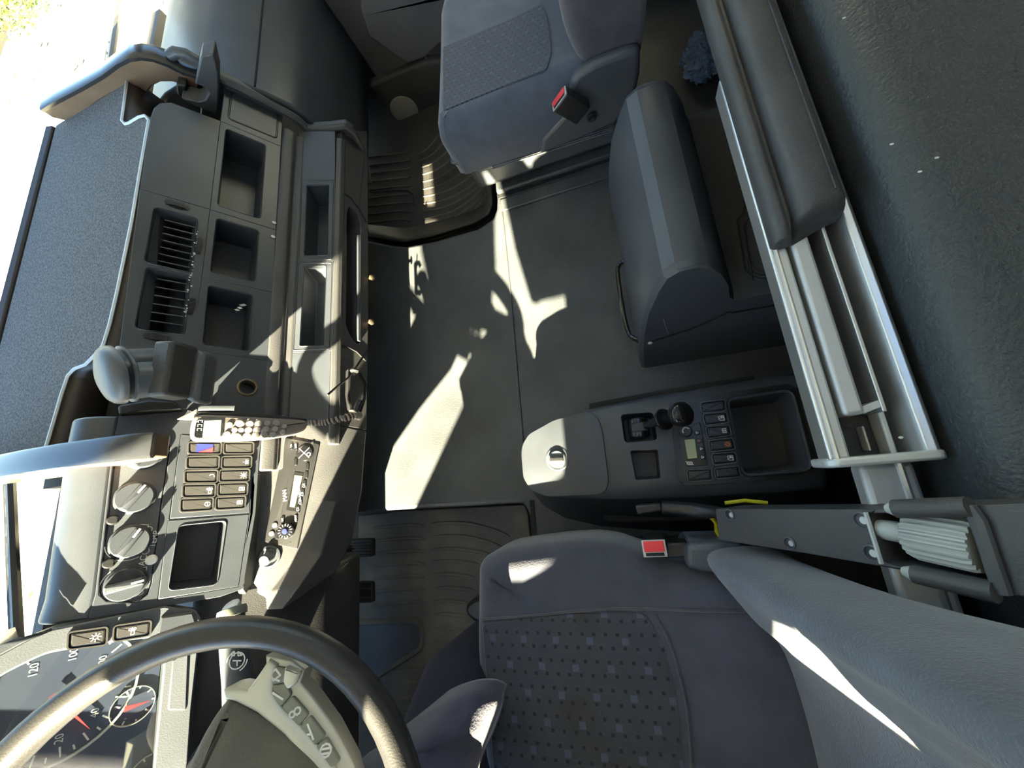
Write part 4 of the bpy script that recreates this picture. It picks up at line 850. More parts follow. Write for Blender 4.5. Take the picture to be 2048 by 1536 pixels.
# ---- driver seat
ds = thing('driver_seat', (-.05, -.4, -.1), 'dark navy driver seat with dotted cloth, worn stain and raised side armrest', 'seat')
do = [(p.x, p.y) for p in (pz(u, v, .285) for u, v in ((953, 1300), (955, 1180), (957, 1132), (968, 1114), (1000, 1100), (1060, 1091), (1120, 1084), (1185, 1081), (1235, 1088), (1290, 1108), (1345, 1132), (1420, 1150), (1560, 1160)))]
do = do+[(.20, -.66), (-.05, -.69), (-.30, -.68), (-.335, -.62)]
df = lambda x, y: .012*max(0, min(1, (y+.235)/.06))+.012*max(0, min(1, (-.57-y)/.06))-.010*math.exp(-((x+.0)/.12)**2-((y+.4)/.15)**2)
do = round_loop(sub(do, 2), .03, 2)
dc = puff(M(), do, .15, .30, .032, df).build('cushion', 'fabric_navy', ds, smooth=60)
dins = [(p.x, p.y) for p in (pz(u, v, .30) for u, v in ((962, 1244), (1040, 1234), (1120, 1225), (1200, 1221), (1285, 1221), (1305, 1240), (1330, 1290), (1352, 1370), (1366, 1450), (1374, 1560)))]
dins += [(pz(1374, 1560, .3).x-.01, -.56), (dins[0][0]+.005, -.56)]
patch(M(), sub(round_loop(dins, .01, 2), 1), lambda x, y: .30+df(x, y), .003).build('seat_insert', 'seat_cloth', ds, smooth=60)
for pts in (((965, 1238), (1060, 1231), (1140, 1223), (1250, 1217), (1400, 1222), (1500, 1222)),):
    Q = [pz(u, v, .30) for u, v in pts]; Q = [V((p.x, p.y, .3015+df(p.x, p.y))) for p in Q]; M().tube([along(Q, k/14) for k in range(15)], .0022, 5).build('seam', 'fabric_side', ds)
Q = [pz(u, v, .30) for u, v in ((1310, 1232), (1340, 1290), (1364, 1370), (1378, 1450), (1385, 1560))]; Q = [V((p.x, p.y, .3025+df(p.x, p.y))) for p in Q]; M().tube([along(Q, k/12) for k in range(13)], .002, 5).build('seam', 'fabric_side', ds)
sect = [(-.145, .05), (-.139, .03), (-.139, -.012), (-.144, -.036), (-.156, -.045), (-.172, -.040), (-.195, -.026), (-.22, -.010), (-.24, .002), (-.255, .022), (-.28, .036), (-.34, .042), (-.40, .044), (-.46, .042), (-.52, .036), (-.545, .022), (-.56, .002), (-.61, -.02), (-.66, -.046), (-.69, -.02), (-.70, .04), (-.66, .085), (-.40, .09), (-.15, .085)]
rings = []
for z, s in ((.24, .9), (.27, 1), (.33, 1), (.40, 1), (.48, 1), (.56, 1), (.65, 1), (.75, .99), (.85, .95), (.95, .85), (.99, .7)):
    x0 = .118+.19*(z-.33)+(.0 if z > .3 else (.3-z)*.5); cy = -.40
    sh2 = .02*max(0, (z-.33)/.3)
    rings.append([V((x0+dx+(0 if z < .9 else .03)+(.08*max(0, min(1, (z-.54)/.1)) if dx > .03 and (abs(y+.40) > .22 or dx > .06) else 0), cy+(y-cy)*s+(sh2 if -.27 < y < -.18 else 0), z)) for y, dx in sect])
M().loft(rings).build('backrest', 'fabric_blue', ds, smooth=60, sub=1)
M().box((-.05, -.40, .05), .46, .46, .24).build('seat_base', 'plastic_black', ds, bevel=.02)
# recline cover between cushion and backrest
rc = [pz(u, v, .30) for u, v in ((1368, 1092), (1380, 1086), (1480, 1084), (1500, 1110), (1430, 1150), (1372, 1138))]
M().prism([p-V((0, 0, .12)) for p in rc], (0, 0, .12)).build('recline_cover', 'plastic_grey', ds, bevel=.012, seg=3)
buckle(ds, pz(1311, 1089, .29), (1, 0, 0), (0, -1, 0), (-.1, 0, 1), .038, .028, .06)
M().box(pz(1348, 1096, .27), .045, .024, .04).build('buckle_stalk', 'plastic_black', ds, bevel=.004)
# folded-up armrest with its ribbed adjusting knob
av = V((.556, 0, .831)); AP = axes_plane((.169, -.096, .443), av, (0, 1, 0)); AP.n = V((-.831, 0, .556)); AP.b = V((0, 1, 0))
al = AP.loop([(1431, 1018), (1733, 1019), (1900, 1012), (2075, 1006), (2120, 1200), (2004, 1189), (1870, 1152), (1620, 1108), (1438, 1080)])
ah = round_loop(AP.loop([(1736, 1026), (1780, 1026), (1948, 1020), (2004, 1178), (1960, 1172), (1768, 1126)]), .004)
ar = M(); ar.plate(AP, al, [ah], thick=.055, depth=.05, taper=.96); ar.add([AP.at(p, -.055) for p in al], [tuple(range(len(al)))])
ao = ar.build('armrest', 'plastic_soft', ds, bevel=.004)
k0 = AP.p2(1795, 1070); k1 = AP.p2(1945, 1098); O = AP.at(k0, -.012); D = (AP.at(k1, -.012)-O); LK = D.length; D.normalize()
X = D.orthogonal().normalized(); Y = D.cross(X); rr = .0205; rings = []
for h, s in ((0, .5), (.004, .88), (.010, 1), (LK-.004, 1), (LK, .95), (LK+.001, .05)):
    rings.append([O+D*h+(X*math.cos(2*PI*k/80)+Y*math.sin(2*PI*k/80))*(rr*s*(1+.075*(1 if (k//2) % 2 else -1)*(1 if s > .8 else 0))) for k in range(80)])
M().loft(rings).build('adjusting_knob', 'grey_light', ao, smooth=35)
M().tube([O-D*.022, O-D*.020, O-D*.006, O+D*.002], [.004, .010, .010, .008], 14).build('knob_stem', 'grey_light', ao)
for side_, q in ((1, ((1782, 1016), (1800, 1016), (1950, 1012))), (-1, ((1815, 1140), (1838, 1146), (2002, 1182)))):
    Q = [AP.hit(*p)+AP.n*.006 for p in q]; M().tube([Q[0], Q[1]], [.004, .0075], 10).build('pad_end', 'grey_light', ao); M().tube([Q[1], Q[2]], .0085, 10).build('pad_roll', 'plastic_soft', ao)
Q = [AP.hit(1734, 1024)+AP.n*.002, AP.hit(1766, 1127)+AP.n*.002]; M().tube(Q, .0022, 6).build('recess_edge', 'alu_matt', ao)
Q = [AP.hit(1940, 1012)+AP.n*.003, AP.hit(1962, 1040)+AP.n*.004, AP.hit(2010, 1186)+AP.n*.003]; M().tube(Q, .0055, 8).build('recess_edge', 'plastic_grey', ao)
for u, v, r in ((1460, 1029, .008), (1580, 1086, .0075), (1725, 1040, .0085), (1745, 1106, .0085)):
    M().lathe([(r, 0), (r, .0015), (r*.8, .002), (r*.7, -.002), (.001, -.002)], AP.hit(u, v), AP.n, 16).build('screw', 'plastic_grey', ao)
    M().lathe([(r*.5, 0), (r*.42, .0012), (.0006, .0012)], AP.hit(u+3, v+1), AP.n, 10).build('screw_head', 'alu_matt', ao)
lv = [pz(u, v, .27) for u, v in ((1270, 1011), (1322, 1007), (1326, 1022), (1275, 1030))]
M().prism([p-V((0, 0, .02)) for p in lv], (0, 0, .02)).build('seat_lever', 'plastic_black', ds, bevel=.003)
M().tube([pz(1324, 1015, .262), pz(1380, 1020, .265), pz(1430, 1024, .29), pz(1450, 1028, .31)], [.012, .013, .010, .009], 10).build('seat_lever', 'plastic_black', ds)
M().tube([pz(1424, 1036, .27), pz(1432, 1046, .26), pz(1433, 1062, .25), pz(1442, 1076, .25)], .0035, 8).build('yellow_cable', 'yellow', ds)
M().tube([pz(1450, 1006, .27), pz(1490, 1001, .27), pz(1535, 1006, .27)], .003, 8).build('yellow_cable', 'yellow', ds)

# ================================================================ CENTRE CONSOLE
ZC = .22
cc = thing('centre_console', (.02, 0, 0), 'black floor console with brake lever, window switches and open bin', 'console')
TC = hz(ZC)
ct_ = [(1043, 895), (1046, 880), (1054, 868), (1082, 852), (1180, 815), (1300, 790), (1450, 765), (1600, 740), (1622, 744), (1634, 790), (1662, 950), (1662, 975), (1648, 984), (1500, 993), (1400, 998), (1300, 1002), (1200, 1002), (1125, 1000), (1075, 985), (1053, 962), (1045, 925)]
tl = TC.loop(ct_); tin = grow(tl, -.012)
lev = round_loop(TC.loop([(1241, 829), (1306, 824), (1315, 880), (1249, 886)]), .008)
cup = round_loop(TC.loop([(1260, 901), (1316, 899), (1322, 957), (1271, 960)]), .004)
bn = round_loop(TC.loop([(1457, 801), (1573, 784), (1582, 792), (1617, 930), (1609, 938), (1492, 948), (1484, 938)]), .010)
mm = M(); mm.plate(TC, tin, [lev, cup, bn], thick=.002, depth=.075, taper=.9)
base = [pz(u, v, 0) for u, v in ((1058, 905), (1060, 895), (1068, 888), (1095, 872), (1190, 838), (1300, 815), (1450, 795), (1600, 778), (1625, 780), (1640, 810), (1670, 960), (1675, 1000), (1662, 1055), (1500, 1066), (1420, 1066), (1300, 1060), (1200, 1052), (1130, 1036), (1088, 1012), (1066, 985), (1060, 940))]
rings = [base, [V((p.x, p.y, 0)).lerp(V((q[0], q[1], ZC)), .5) for p, q in zip(base, tl)], [V((q[0], q[1], ZC-.022)) for q in tl], [V((q[0], q[1], ZC-.010)) for q in grow(tl, -.002)], [V((q[0], q[1], ZC-.003)) for q in grow(tl, -.006)], [V((q[0], q[1], ZC)) for q in tin]]
mm.loft(rings, True, False)
cb = mm.build('console_body', 'plastic', cc, smooth=50)
# dark slot along the passenger flank, grab slot on the driver flank
def flank(l0, l1, h0, h1): return [pz(*l0, h0), pz(*l1, h0)]
M().prism([pz(1182, 811, .16), pz(1340, 782, .16), pz(1500, 757, .16), pz(1500, 766, .16), pz(1340, 793, .16), pz(1182, 822, .16)], (0, 0, .03)).build('flank_recess', 'void_black', cc)
M().prism([pz(u, v, .06) for u, v in ((1205, 1008), (1420, 1012), (1420, 1037), (1222, 1040), (1208, 1030))], (0, 0, .05)).build('grab_slot', 'void_black', cc, bevel=.006)
cl_ = round_loop(TC.loop([(1046, 888), (1058, 868), (1108, 840), (1175, 822), (1196, 834), (1206, 865), (1218, 962), (1213, 982), (1196, 990), (1095, 994), (1062, 980), (1047, 955), (1043, 905)]), .008)
lid = M(); lid.slab(TC, cl_, -.004, .004, r=.002); lido = lid.build('console_lid', 'plastic', cc)
c = TC.p2(1116, 918)
M().lathe([(.0245, .003), (.0245, .0055), (.022, .0065), (.020, .005)], TC.at(c), TC.n, 28).build('lock_ring', 'plastic_grey', lido)
M().lathe([(.018, .002), (.018, .010), (.016, .012), (.001, .012)], TC.at(c), TC.n, 24).build('lid_lock', 'plastic_grey', lido)
M().slab(TC, round_loop([(c[0]-.014, c[1]-.004), (c[0]+.014, c[1]-.006), (c[0]+.014, c[1]+.002), (c[0]-.014, c[1]+.004)], .002), .011, .018, r=.001).build('lock_grip', 'plastic_black', lido)
# park brake lever
bl0 = pz(1277, 856, ZC-.01); LP = [pz(1290, 852, .235), pz(1325, 840, .275)]; ax_ = (LP[1]-LP[0]).normalized()
bl = thing('park_brake_lever', bl0, 'glossy black park brake lever tilting back out of the console', 'brake lever')
m = M(); m.tube([bl0+V((0, -.020, 0)), bl0+V((0, .020, 0))], .020, 20); m.build('lever_base', 'gloss_black', bl, bevel=.004)
M().box(bl0+V((.002, .0, .016)), .03, .018, .012).build('lever_fork', 'plastic_black', bl, bevel=.002)
T0, T1 = pz(1292, 851, .235), pz(1330, 838, .283)
M().tube([T0, T0.lerp(T1, .5), T1], [.007, .0085, .009], 14).build('lever_shaft', 'gloss_black', bl)
M().lathe([(.011, -.003), (.019, -.002), (.020, .001), (.019, .004), (.011, .005)], T1-ax_*.004, ax_, 24).build('lever_collar', 'gloss_black', bl)
T2 = pz(1362, 829, .318); kd = (T2-T1).normalized(); LN = (T2-T1).length
M().lathe([(.009, .004), (.011, LN*.35), (.016, LN*.62), (.020, LN*.85), (.0215, LN*1.02), (.020, LN*1.18), (.014, LN*1.28), (.001, LN*1.3)], T1, kd, 24).build('lever_knob', 'gloss_black', bl, smooth=60)
# switch field
SP = hz(ZC+.0022)
pn = round_loop(TC.loop([(1336, 806), (1372, 797), (1578, 767), (1592, 776), (1636, 944), (1627, 953), (1420, 969), (1366, 972), (1354, 955)]), .008)
pm_ = M(); pm_.plate(SP, pn, [grow(bn, .002)], thick=.004, depth=.004, taper=1.0, floor=False); spn = pm_.build('switch_field', 'plastic_black', cc, bevel=.001)
def cx_(x, y): return (1200+x/3.2, 500+y/3.2)
for q, icn, icm in (([(640, 980), (797, 960), (803, 1030), (650, 1045)], None, 0), ([(655, 1052), (808, 1040), (820, 1105), (668, 1125)], 'win', 0), ([(672, 1135), (825, 1120), (838, 1185), (690, 1208)], 'box', 0), ([(692, 1220), (848, 1205), (862, 1275), (705, 1292)], 'sun', 1), ([(712, 1305), (865, 1295), (878, 1358), (725, 1378)], 'win', 0), ([(728, 1398), (885, 1383), (898, 1450), (738, 1465)], None, 0), ([(555, 1410), (708, 1400), (716, 1470), (562, 1482)], None, 0)):
    rocker(SP, [cx_(*p) for p in q], spn, icn, .74, 'plastic_black', 'orange' if icm else 'white_print')
hm = round_loop(SP.loop([cx_(*p) for p in ((500, 1180), (640, 1100), (692, 1378), (545, 1388))]), .004)
M().slab(SP, hm, -.001, .002, r=.001).build('heater_timer', 'plastic_black', cc)
S2 = SP.shift(.002)
M().slab(S2, round_loop(S2.loop([cx_(*p) for p in ((540, 1215), (605, 1208), (622, 1330), (562, 1338))]), .002), 0, .001).build('timer_display', 'lcd', cc)
c = S2.p2(*cx_(548, 1160)); M().lathe([(.011, 0), (.011, .006), (.009, .008), (.001, .008)], S2.at(c), S2.n, 20).build('timer_knob', 'plastic_black', cc)
strokes(S2, [circ(c[0], c[1], .0062, 10, .6, 3.6)], .002, .0085).build('symbols', 'white_print', cc)
for (x, y), mt_ in zip(((622, 1170), (635, 1222), (648, 1272), (657, 1326)), ('white_print', 'orange', 'white_print', 'white_print')):
    c = S2.p2(*cx_(x, y)); M().slab(S2, rrect(c[0], c[1], .0095, .0085, .002), 0, .002, r=.0006).build('timer_button', 'plastic_black', cc)
    strokes(S2, [[(c[0]-.002, c[1]-.002), (c[0]+.002, c[1]), (c[0]-.002, c[1]+.002), (c[0]-.002, c[1]-.002)]], .0008, .0024).build('symbols', mt_, cc)
q = [S2.p2(*cx_(560+k*14, 1365)) for k in range(3)]
strokes(S2, [[(p[0]-.002, p[1]+.003), (p[0]+.001, p[1]+.001), (p[0]-.001, p[1]-.001), (p[0]+.002, p[1]-.003)] for p in q], .0014).build('symbols', 'white_print', cc)
M().loft([[TC.at(p, .001) for p in grow(bn, .006)], [TC.at(p, .005) for p in grow(bn, .004)], [TC.at(p, .004) for p in grow(bn, .0005)], [TC.at(p, -.02) for p in bn]], False, False).build('bin_rim', 'plastic', cc)

# ================================================================ COOL BOX under the bunk
cbx = thing('cool_box', (.12, .46, 0), 'grey plastic cool box with rounded lid pulled out under the bunk', 'cool box')
prof = [(.046, .0), (.044, .10), (.048, .18), (.058, .26), (.078, .33), (.092, .362), (.112, .374), (.14, .374), (.165, .364), (.185, .34), (.204, .30), (.212, .262), (.222, .25), (.26, .246), (.42, .246), (.42, 0)]
def ring_y(y, s=1.0, dz=0.0, yd=.18, sg=1): return [V((.2+(x-.2)*s, y+sg*yd*z, z*(1 if s == 1 else .985)+dz)) for x, z in prof]
m = M(); rings = [ring_y(.240, .94), ring_y(.246, .985), ring_y(.256), ring_y(.36, yd=.12), ring_y(.50, yd=0), ring_y(.65, yd=.10, sg=-1), ring_y(.735, yd=.10, sg=-1), ring_y(.745, .985, yd=.10, sg=-1), ring_y(.750, .94, yd=.10, sg=-1)]
m.loft(rings).build('box_shell', 'plastic_grey', cbx, smooth=28)
NP = axes_plane((.1, .2435, 0), (1, 0, 0), (0, .18, 1)); NP.n = V((0, -1, .18)).normalized()
lidl = [NP.hit(u, v)+NP.n*.004 for u, v in ((1299, 681), (1380, 655), (1458, 620), (1462, 622), (1600, 598))]
M().tube(lidl, .0022, 6).build('lid_seam', 'void_black', cbx)
M().lathe([(.005, 0), (.005, .0015), (.001, .002)], NP.hit(1299, 681)+NP.n*.006, NP.n, 8).build('paint_chip', 'white_print', cbx)
M().tube([pz(u, v, .248) for u, v in ((1462, 330), (1478, 350), (1490, 410), (1486, 425), (1474, 440), (1490, 540))], .002, 5).build('embossed_line', 'plastic', cbx)
M().tube([pz(u, v, .248) for u, v in ((1478, 322), (1494, 348), (1506, 415), (1500, 435), (1488, 452), (1506, 560))], .002, 5).build('embossed_line', 'plastic', cbx)
for r in (.035, .028, .021): M().tube([V((.285+r*math.cos(a*PI/9), .345+r*math.sin(a*PI/9), .2475)) for a in range(8, 19)], .0013, 5).build('embossed_arc', 'plastic', cbx)
M().tube([along([pz(u, v, z) for u, v, z in ((1268, 520, .12), (1250, 522, .11), (1238, 530, .10), (1236, 552, .10), (1246, 620, .10), (1256, 662, .10), (1266, 676, .11), (1292, 686, .12))], k/24) for k in range(25)], .0055, 8).build('pull_handle', 'gloss_black', cbx)
stx = M()
FPt = lambda u, v: Bp and None
# chalk-like scratches on the lid front
for pts in (((1283, 485), (1288, 512), (1292, 488), (1300, 528)), ((1288, 520), (1296, 536)), ((1298, 530), (1303, 556), (1300, 548)), ((1330, 640), (1336, 660), (1340, 668))):
    Q = [pz(u, v, .285+.02*(pts[0][0] > 1320)) for u, v in pts]
    stx.tube([p+V((-.003, 0, .006)) for p in Q], .0006, 4)
stx.build('scratches', 'plastic_soft', cbx)['kind'] = 'stuff'
hs = struct(M().box((.30, .46, .11), .5, .62, .01).build('trim_11', 'rubber_dark')) if False else None

# ================================================================ BUNK with aluminium front rail
bk_ = thing('bunk', (.6, .4, .42), 'bunk with dark vinyl mattress behind an aluminium front rail', 'bunk')
def rail(name, x0, x1, z0, z1, y0, y1, m, bevel=.002): return M().box(((x0+x1)/2, (y0+y1)/2, (z0+z1)/2), x1-x0, y1-y0, z1-z0).build(name, m, bk_, bevel=bevel)
YE = -.016
rail('rail_flange', .197, .2165, .470, .500, YE, .523, 'aluminium', .003)
M().tube([(.2045, YE, .4995), (.2045, .518, .4995)], .0028, 8).build('flange_ridge', 'aluminium', bk_)
rail('rail_slot', .2165, .2215, .46, .480, YE, 1.5, 'void_black')
rail('rail_slat', .2212, .2405, .47, .502, .030, 1.5, 'alu_matt', .004)
rail('rail_floor', .2215, .290, .455, .462, YE, 1.5, 'rubber_dark')
rail('rail_web', .2560, .2600, .46, .500, .030, 1.5, 'aluminium', .001)
M().prism([(.2405, .030, .462), (.2600, .036, .462), (.2600, .044, .462), (.2405, .038, .462)], (0, 0, .036)).build('web_end', 'alu_matt', bk_, bevel=.001)
M().prism([(.276, YE, .46), (.276, YE, .492), (.281, YE, .501), (.288, YE, .503), (.293, YE, .498), (.295, YE, .46)], (0, 1.52, 0)).build('rail_edge', 'aluminium', bk_, bevel=.001)
rail('inner_rail', .2590, .2650, .462, .485, YE, .035, 'alu_matt'); rail('inner_rail', .245, .2475, .462, .476, -.010, .018, 'alu_matt')
M().prism([(.194, YE-.008, .455), (.194, YE-.008, .494), (.202, YE-.008, .503), (.29, YE-.008, .505), (.298, YE-.008, .495), (.298, YE-.008, .455)], (0, .010, 0)).build('end_cap', 'alu_matt', bk_, bevel=.003)
rail('lower_rail', .238, .288, .435, .462, -.88, YE-.008, 'alu_matt', .006)
M().tube([(.274, -.86, .4615), (.274, YE-.01, .4615)], .004, 8).build('rail_ridge', 'aluminium', bk_)
tp = [(.199, .498), (.199, .508), (.205, .520), (.211, .523), (.2165, .520), (.2195, .512), (.223, .513), (.226, .524), (.231, .535), (.240, .539), (.262, .537), (.272, .530), (.276, .515), (.276, .498)]
ty = .262
rings = [[V((x*.9+.1*.238, ty-.02 if x < .222 else ty, .498+(z-.498)*.35)) for x, z in tp], [V((x, ty-.016 if x < .222 else ty+.004, .498+(z-.498)*.85)) for x, z in tp], [V((x, ty-.006 if x < .222 else ty+.012, z)) for x, z in tp], [V((x, 1.5, z)) for x, z in tp]]
M().loft(rings).build('rubber_trim', 'plastic_soft', bk_, smooth=50)
M().tube([(.262, ty+.02, .5375), (.262, 1.5, .5375)], .0012, 4).build('trim_seam', 'plastic_black', bk_)
mo = round_loop(sub([(.302, -.88), (1.03, -.88), (1.03, 1.58), (.302, 1.58)], 6), .06, 2)
puff(M(), mo, .43, .555, .035, lambda x, y: .012*math.sin(min(1, (x-.3)/.25)*PI/2), scales=(.97, .94, .9, .8, .6, .3)).build('mattress', 'mattress_vinyl', bk_, smooth=60)
M().box((.665, .35, .43), .73, 2.44, .03).build('bunk_board', 'plastic_black', bk_)
M().box((.62, .35, .2), .02, 2.44, .42).build('under_bunk_dark', 'void_black', bk_)  # black sheet standing in for the shade of the hollow under the bunk
lint = M()
for u, v in ((1687, 38), (1782, 290), (1800, 875), (1872, 317), (1838, 345)):
    p = pz(u, v, .5665); a = random.uniform(0, 6); s = .0022
    lint.add([p+V((s*math.cos(a+k*PI*2/5), s*.6*math.sin(a+k*PI*2/5), .0012)) for k in range(5)], [tuple(range(5))])
lint.build('lint', 'scratch', bk_, smooth=0)['kind'] = 'stuff'

# ================================================================ crumpled blue bag on the floor behind the passenger seat
bm = bmesh.new(); bmesh.ops.create_icosphere(bm, subdivisions=5, radius=1)
import mathutils.noise as mn
bc = pz(1408, 112, .05)
vs_ = []
for v in bm.verts:
    d = v.co.normalized(); r = 1+.22*mn.noise(d*2.2)+.30*abs(mn.noise(d*4.6+V((3, 1, 2))))-.16*abs(mn.noise(d*10))+.05*mn.noise(d*22)
    vs_.append(bc+V((d.x*.052*r, d.y*.062*r, max(-.048, d.z*.046*r))))
bm.verts.index_update(); bb = M().add(vs_, [[v.index for v in f.verts] for f in bm.faces]); bm.free()
tag(bb.build('crumpled_bag', 'blue_bag', smooth=18), 'crumpled dark blue plastic bag on the floor behind the passenger seat', 'bag')
# ================================================================ PERSON standing at the driver door, leaning over the seat edge
pr_ = thing('person', (-.45, -.70, -.17), 'person in navy jacket and dark trousers standing between wheel and driver seat', 'person')
def skin(name, joints, edges, m, par, sub=2, root=0):
    me = bpy.data.meshes.new(name); o0 = BASE[par.name]
    me.from_pydata([tuple(V(p)-o0) for p, r in joints], edges, []); o = bpy.data.objects.new(name, me); C.objects.link(o); o.parent = par; BASE[o.name] = o0
    q = o.modifiers.new('skin', 'SKIN'); q.use_smooth_shade = True
    for i, (p, r) in enumerate(joints):
        s = me.skin_vertices[0].data[i]; s.radius = (r, r) if not isinstance(r, tuple) else r; s.use_root = (i == root)
    z = o.modifiers.new('sub', 'SUBSURF'); z.levels = sub; z.render_levels = sub
    me.materials.append(MT[m]); return o
DX = .22
J = [((-.28, -.84, .62), (.13, .12)), ((-.28, -.84, .86), (.11, .11)), ((-.28, -.80, 1.08), (.12, .12)), ((-.29, -.76, 1.24), (.06, .06)), ((-.30, -.71, 1.33), (.075, .09)), ((-.30, -.69, 1.43), (.085, .10)), ((-.30, -.69, 1.50), (.06, .07)),
     ((-.41, -.74, .56), .085), ((-.60, -.40, .345), .060), ((-.615, -.385, .05), .048), ((-.625, -.39, -.12), .038), ((-.685, -.37, -.135), .036), ((-.745, -.36, -.14), .026),
     ((-.27, -.88, .58), .085), ((-.52, -.86, .30), .062), ((-.60, -.88, -.02), .045), ((-.66, -.86, -.12), .035),
     ((-.18, -.72, 1.12), .052), ((-.02, -.66, .875), .044), ((-.20, -.26, 1.20), .032), ((-.37, -.76, 1.11), .050), ((-.43, -.67, .80), .046), ((-.55, -.50, 1.23), .036)]
J = [((p[0]+DX, p[1], p[2]), r) for p, r in J]
E_ = [(0, 1), (1, 2), (2, 3), (3, 4), (4, 5), (5, 6), (0, 7), (7, 8), (8, 9), (9, 10), (10, 11), (11, 12), (0, 13), (13, 14), (14, 15), (15, 16), (2, 17), (17, 18), (18, 19), (2, 20), (20, 21), (21, 22)]
skin('body', J, E_, 'cloth_dark', pr_)  # unseen torso and arms are posed to shape the sun patches
# unseen hands with five separate fingers, one bent down to block sun
def hand(wr, fw, across, dn):
    wr, fw, across, dn = V(wr), V(fw).normalized(), V(across).normalized(), V(dn).normalized()
    j = [(wr, .024), (wr+fw*.045, (.034, .018)), (wr+fw*.085, (.036, .016))]; e = [(0, 1), (1, 2)]
    for k, L in enumerate((.070, .078, .072, .056)):
        b = wr+fw*.085+across*((k-1.5)*.020); i = len(j); j += [(b, .0095), (b+fw*L*.5+dn*.006, .0090), (b+fw*L*.8+dn*.026, .0085), (b+fw*L*.92+dn*.042, .0075)]
        e += [(2, i), (i, i+1), (i+1, i+2), (i+2, i+3)]
    i = len(j); b = wr+fw*.03-across*.030; j += [(b, .012), (b+fw*.03-across*.022+dn*.012, .010), (b+fw*.055-across*.026+dn*.03, .009)]; e += [(1, i), (i, i+1), (i+1, i+2)]
    return skin('hand', j, e, 'skin', pr_, 2)
hand((.0, -.235, 1.205), (.1, 1, -.05), (1, -.1, 0), (0, .2, -1)); hand((-.345, -.495, 1.22), (-.8, .1, -.6), (-.6, .1, .8), (-.1, 1, 0))
# head: face turned to the floor of the cab
hc = V((-.08, -.69, 1.45)); fd = V((.35, .75, -.35)).normalized(); rx = fd.cross(V((0, 0, 1))).normalized(); up_ = rx.cross(fd).normalized()
m = M()
def hp(x, y, z): return hc+rx*x+fd*y+up_*z
m.loft([[hp(s*.078*math.cos(a), .02+s*.098*math.sin(a)*(1.0 if math.sin(a) > 0 else .95), z) for a in [2*PI*k/20 for k in range(20)]] for z, s in ((-.12, .35), (-.10, .62), (-.07, .80), (-.03, .93), (.0, 1), (.04, 1.02), (.08, .93), (.105, .7), (.118, .3))])
m.build('head', 'skin', pr_, smooth=60, sub=1)
m = M(); m.loft([[hp(x, y, z) for x, y, z in ((-.006, .112, .015), (.006, .112, .015), (.005, .108, .02), (-.005, .108, .02))], [hp(x, y, z) for x, y, z in ((-.016, .118, -.035), (.016, .118, -.035), (.008, .140, -.028), (-.008, .140, -.028))]]); m.build('nose', 'skin', pr_, smooth=60)
for s in (-1, 1):
    M().lathe([(.001, -.012), (.010, -.006), (.0125, 0), (.010, .006), (.001, .011)], hp(s*.032, .104, .008), fd, 12).build('eye', 'white_print', pr_)
    M().lathe([(.006, .008), (.004, .012), (.001, .0125)], hp(s*.032, .104, .008), fd, 10).build('iris', 'hair', pr_)
    M().loft([[hp(s*(.078+t), -.005+.022*math.cos(a)*k, -.0+.032*math.sin(a)*k) for a in [2*PI*q/12 for q in range(12)]] for t, k in ((-.006, .8), (.006, 1), (.012, .6))]).build('ear', 'skin', pr_)
M().tube([hp(-.024, .106, -.062), hp(0, .113, -.060), hp(.024, .106, -.062)], [.003, .006, .003], 8).build('mouth', 'red', pr_)
m = M(); m.loft([[hp(s*.084*math.cos(a), .008+s*.104*math.sin(a), z-.05*max(0, -math.sin(a))*(1 if z < .06 else .3)) for a in [2*PI*k/20 for k in range(20)]] for z, s in ((.045, 1.0), (.06, 1.04), (.09, .98), (.112, .75), (.126, .3))]); m.build('hair', 'hair', pr_, smooth=60, sub=1)
# jacket: unseen trunk shell widened to block sun, and a loose front flap that hangs over the raised knee
m = M()
for A, rA in (((J[0][0]), .0),): pass
sec = []
for z, cx, cy, rx_, ry_ in ((.46, -.22, -.80, .32, .14), (.60, -.20, -.82, .27, .14), (.70, -.025, -.83, .14, .14), (.86, -.035, -.82, .13, .13), (1.05, -.035, -.80, .13, .135), (1.17, -.06, -.77, .10, .11), (1.22, -.08, -.745, .08, .08)):
    sec.append([V((cx+rx_*math.cos(2*PI*k/24), cy+ry_*math.sin(2*PI*k/24), z)) for k in range(24)])
m.loft(sec, False, False).build('jacket', 'cloth_coat', pr_, solid=.008, smooth=60)
for A in ((20, 21, 22), (17, 18, 19)):
    P = [V(J[i][0]) for i in A]; M().tube([along(P, k/8) for k in range(9)], [.075, .074, .072, .070, .070, .066, .060, .056, .050], 14).build('sleeve', 'cloth_coat', pr_)
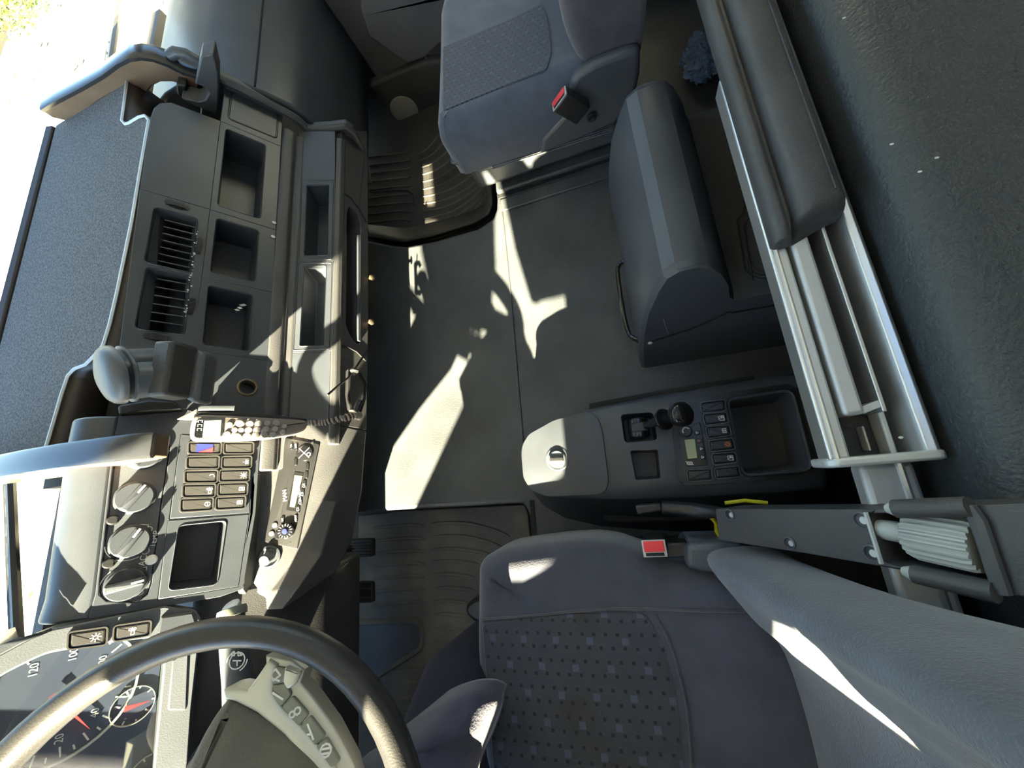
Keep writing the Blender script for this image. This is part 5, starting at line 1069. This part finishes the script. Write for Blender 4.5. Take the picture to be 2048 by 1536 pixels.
# flap: grid of points between its border lines, with folds
def B4(P, t): return along(P, t)
hem = [pz(1008, 1376, .375), pz(1003, 1412, .385), pz(986, 1460, .40), pz(966, 1505, .42), pz(950, 1560, .45)]
knee = [pz(848, 1425, .33), pz(800, 1462, .35), pz(765, 1490, .38), pz(722, 1520, .41), pz(665, 1570, .46)]
ridge = [pz(934, 1368, .385), pz(905, 1405, .44), pz(868, 1452, .47), pz(838, 1500, .49), pz(800, 1570, .53)]
def flap(u, v):
    a, b, c = B4(knee, v), B4(ridge, v), B4(hem, v)
    p = a*(1-u)*(1-2*u)+b*4*u*(1-u)+c*u*(2*u-1)
    f = .007*math.sin(9*v+3.0*u)*math.sin(PI*u)+.011*max(0, math.sin(15*(v-.25)+4*u))*max(0, v-.2)*(1-u)*2
    return p+V((0, 0, f*1.3-.010*max(0, .12-v)/.12))
m = M(); m.grid(26, 26, flap); m.build('jacket_flap', 'cloth_coat', pr_, solid=.004, smooth=70)
Q = [flap(1, k/20)+V((0, 0, .002)) for k in range(21)]; M().tube(Q, .0022, 5).build('hem_seam', 'fabric_side', pr_)
m = M(); sec = []
for c, r in (((-.385, -.50, .43), .092), ((-.375, -.405, .36), .082), ((-.385, -.378, .30), .080), ((-.395, -.378, .20), .070), ((-.40, -.38, .05), .062), ((-.405, -.385, -.09), .060)):
    c = V(c); sec.append([c+V((r*math.cos(2*PI*k/18), r*.9*math.sin(2*PI*k/18), .02*math.cos(2*PI*k/18) if r > .078 else 0)) for k in range(18)])
m.loft(sec, True, False).build('trouser_leg', 'cloth_dark', pr_, smooth=60)
m = M(); m.loft([[V((x0+(sx*.5+.5)*0, 0, 0))+V((-.43+.13*math.cos(a), -.375+.047*math.sin(a), z)) for a in [2*PI*k/20 for k in range(20)]] for z, x0, sx in ((-.168, 0, 0), (-.150, 0, 0), (-.11, .0, 0))]); m.build('shoe', 'plastic_black', pr_, bevel=.01)

# gathered curtain added out of view to block stray sun at driver window
cu_ = M(); rows = []
for z, x0, x1 in ((1.38, -.68, -.36), (1.25, -.67, -.37), (1.12, -.65, -.375), (1.02, -.62, -.38), (.95, -.58, -.40), (.90, -.55, -.44)):
    n = 48; row = []
    for k in range(n+1): t = k/n; row.append(V((lerp(x0, x1, t), YD+.035+.018*math.sin(t*40), z)))
    rows.append(row)
cu_.loft(rows, False, False, False); o = cu_.build('sun_block_curtain', 'cloth_dark', solid=.004, smooth=60)
tag(o, 'dark pleated curtain added unseen at the driver door window to block sun', 'curtain')
